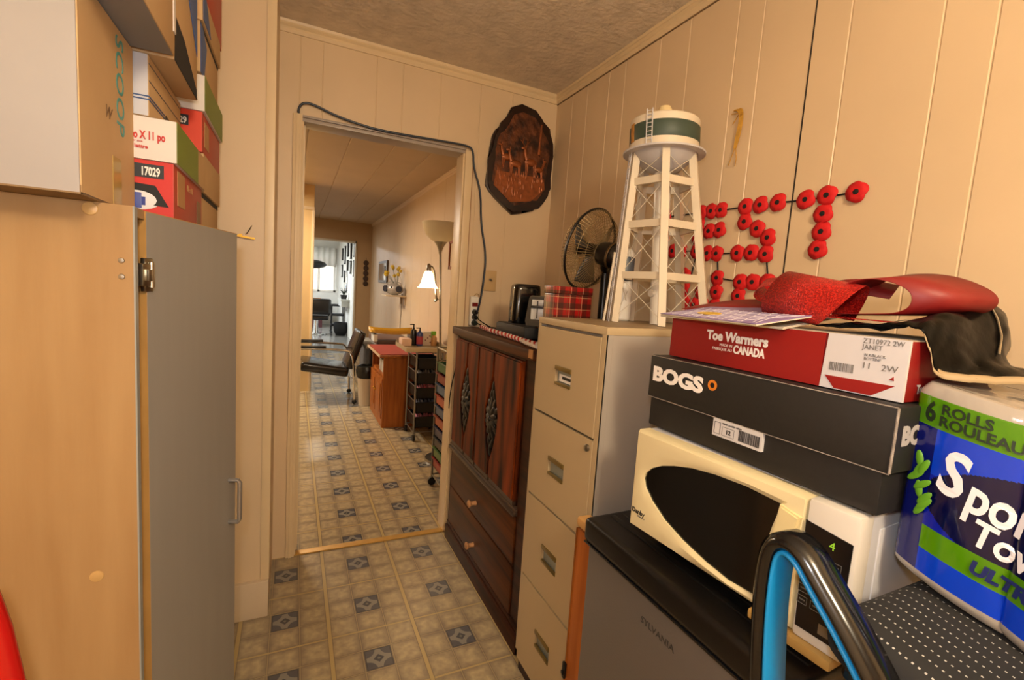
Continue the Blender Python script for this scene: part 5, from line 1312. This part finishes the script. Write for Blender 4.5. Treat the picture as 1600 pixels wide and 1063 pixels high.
MB().box(-.02, 0, 0, .028, 0, .255).box(-.02, 0, .135, .16, 0, .255).box(-.02, 0, 0, .16, 0, .025).box(-.02, 0, 0, .16, .23, .255).build('frame', wood('frame_orange', '7a3d14', 'a05a24', 2, .4), wf, smooth=False)
MB().box(-.010, -.006, .025, .14, .02, .235).build('backing', wall2, wf, smooth=False)
rc_ = MB().tube([(XR - .006, 6.16, 1.215), (XR - .006, 6.165, 1.0), (XR - .006, 6.20, .85), (XR - .006, 6.19, .66)], .004, 6, smooth=2).build('power_cord', mat('cord_brown', '4a3626', .6))
rc_.parent = rd; rc_.matrix_parent_inverse = (Matrix.Translation(rd.location) @ Euler((0, 0, rd.rotation_euler.z)).to_matrix().to_4x4()).inverted()
pcn = thing('hanging_ornament', 'string of five dark round discs hanging beside the far doorway', 'ornament', (1.195, 9.0, 1.5))
for k in range(5):
    MB().lathe([(0, 0), (.048, 0), (.040, .018), (0, .024)], (0, 0, -.19 + .095 * k), 18, (0, -1, 0)).build('disc', mat('disc_brown', '3b2618', .6, var=.3, scale=60), pcn)
MB().tube([(0, -.004, -.2), (0, -.004, .28)], .003, 5).build('string', black, pcn)

# ================================================================== THE FRONT SHOP
st_ = thing('styling_chair', 'black hydraulic styling chair on a round chrome base in the front shop', 'chair', (.50, 12.25, 0))
MB().lathe([(0, 0), (.24, 0), (.23, .02), (.05, .035)], seg=32).build('base', chrome, st_)
MB().lathe([(.085, .03), (.06, .10), (.05, .34)], seg=24).build('column', chrome, st_)
MB().box(-.27, .27, -.25, .25, .36, .48, .05, 4).build('seat', vin, st_)
MB().box(-.24, .24, -.25, .23, .475, .50, .01).build('seat_piping', mat('seat_pale', 'a3a6ab', .4), st_)
MB().box(-.30, .32, -.30, -.20, .50, .88, .06, 4).build('backrest', vin, st_)
for s_ in (-1, 1): MB().tube([(s_ * .29, -.2, .62), (s_ * .31, .2, .64), (s_ * .30, .22, .44)], .018, 8, smooth=2).build('armrest', black, st_)
hd = thing('hair_dryer_hood', 'black oval hood dryer hanging level with the window in the front shop', 'hair dryer', (.42, 12.6, 1.70))
MB().sph((0, 0, 0), 1, (.31, .22, .105), 28, 14).build('hood', mat('hood_black', '121212', .3), hd)
MB().cyl((-.26, .06, -.02), (-.30, .10, -1.70), .02).build('stand', steel, hd)
MB().lathe([(0, -1.70), (.26, -1.70), (.25, -1.675), (0, -1.665)], (-.30, .10, 0), 28).build('base', steel, hd)
rc = thing('reception_table', 'low maroon table with orange cloth under the far shop window', 'table', (.15, 14.2, 0))
MB().box(-1.2, .62, -.3, .3, .70, .74).box(-1.15, .58, -.25, .25, 0, .70).build('table', mat('maroon', '4a1f22', .6), rc, smooth=False)
MB().box(-1.22, .55, -.32, .32, .735, .80, .01).build('cloth', mat('orange_cloth', 'c07a2c', .8), rc)
tr = thing('trolley', 'black wheeled trolley by the white console in the front shop', 'trolley', (1.02, 12.72, 0))
for (x, y) in ((-.14, -.16), (.14, -.16), (-.14, .16), (.14, .16)): MB().cyl((x, y, .05), (x, y, .72), .012).sph((x, y, .03), .03).build('leg', black, tr)
for z in (.18, .44, .68): MB().box(-.15, .15, -.17, .17, z, z + .05).build('shelf', black_matte, tr, smooth=False)
bk_ = thing('basket', 'round black basket on the floor before the front shop trolley', 'basket', (1.06, 12.1, 0))
MB().lathe([(.11, 0), (.16, .10), (.17, .22), (.15, .32), (.14, .31), (.15, .2), (.1, .03)], seg=26).build('basket', mat('basket_black', '0f0f10', .7), bk_)
cn = thing('white_console', 'white console shelf along the right wall of the front shop', 'console', (1.20, 11.6, .78))
MB().box(-.20, 0, 0, .92, .08, .12).box(-.18, 0, .05, .88, -.06, .08).build('console', mat('console_white', 'c2c2ba', .4), cn, smooth=False)
pl = thing('potted_plant', 'small dark leafed plant in black pot on the white console', 'plant', (1.09, 11.9, .901))
MB().lathe([(.06, 0), (.075, .08), (.08, .10), (.07, .10)], seg=20).build('pot', black_matte, pl)
m = MB()
for k in range(26):
    a = k * 2.4; m.tube([(0, 0, .09), (math.cos(a) * .04, math.sin(a) * .04, .17), (math.cos(a) * .09, math.sin(a) * .09, .15 + .06 * (k % 3))], lambda t_: .009 * (1 - t_) + .002, 5)
m.build('leaves', mat('leaf_dark', '1d2a1a', .5), pl)
rnd = random.Random(9)
lab = ['upper', 'second']
spots = [(10.0, 1.98, .22, .34), (10.0, 1.55, .20, .42), (10.7, 2.02, .24, .30), (10.7, 1.62, .22, .36), (11.4, 2.06, .2, .42), (11.4, 1.66, .24, .30), (12.1, 2.1, .22, .34), (12.1, 1.72, .22, .26), (12.8, 2.0, .22, .46), (12.8, 1.45, .2, .30), (13.5, 2.05, .2, .32), (13.5, 1.6, .22, .34)]
for i, (y, z, w_, h_) in enumerate(spots):
    f_ = thing('framed_photo', 'dark framed photograph among those covering the front shop\'s right wall', 'picture', (1.20, y, z), 0, 'framed photographs on the front shop wall')
    MB().box(-.03, 0, 0, w_, -h_ / 2, h_ / 2).build('frame', black_matte, f_, smooth=False)
    MB().box(-.032, -.029, .025, w_ - .025, -h_ / 2 + .03, h_ / 2 - .03).build('photograph', mat(('photo_grey', 'photo_brown', 'photo_pale')[i % 3], ('6a6a6c', '4c4038', '9a9a98')[i % 3], .35), f_, smooth=False)
mi = thing('styling_mirror', 'black edged curved mirror leaning above the white console', 'mirror', (1.195, 12.2, 1.22))
MB().sph((0, .25, .12), 1, (.02, .22, .30), 24, 16).build('frame', black, mi)
MB().sph((-.008, .25, .12), 1, (.018, .19, .27), 24, 16).build('glass', mat('mirror_glass', 'c9ccd2', .08, .8), mi)
cl3 = thing('ceiling_light', 'round white ceiling light glowing in the front shop', 'ceiling light', (.44, 10.9, 2.70))
MB().lathe([(.0, 0), (.17, 0), (.17, -.03), (.165, -.035)], seg=32).build('base', white_p, cl3)
MB().lathe([(.16, -.03), (.15, -.075), (.10, -.10), (0, -.11)], seg=32).build('diffuser', mat('glow_white', 'fff4dc', .5, emit=26), cl3)
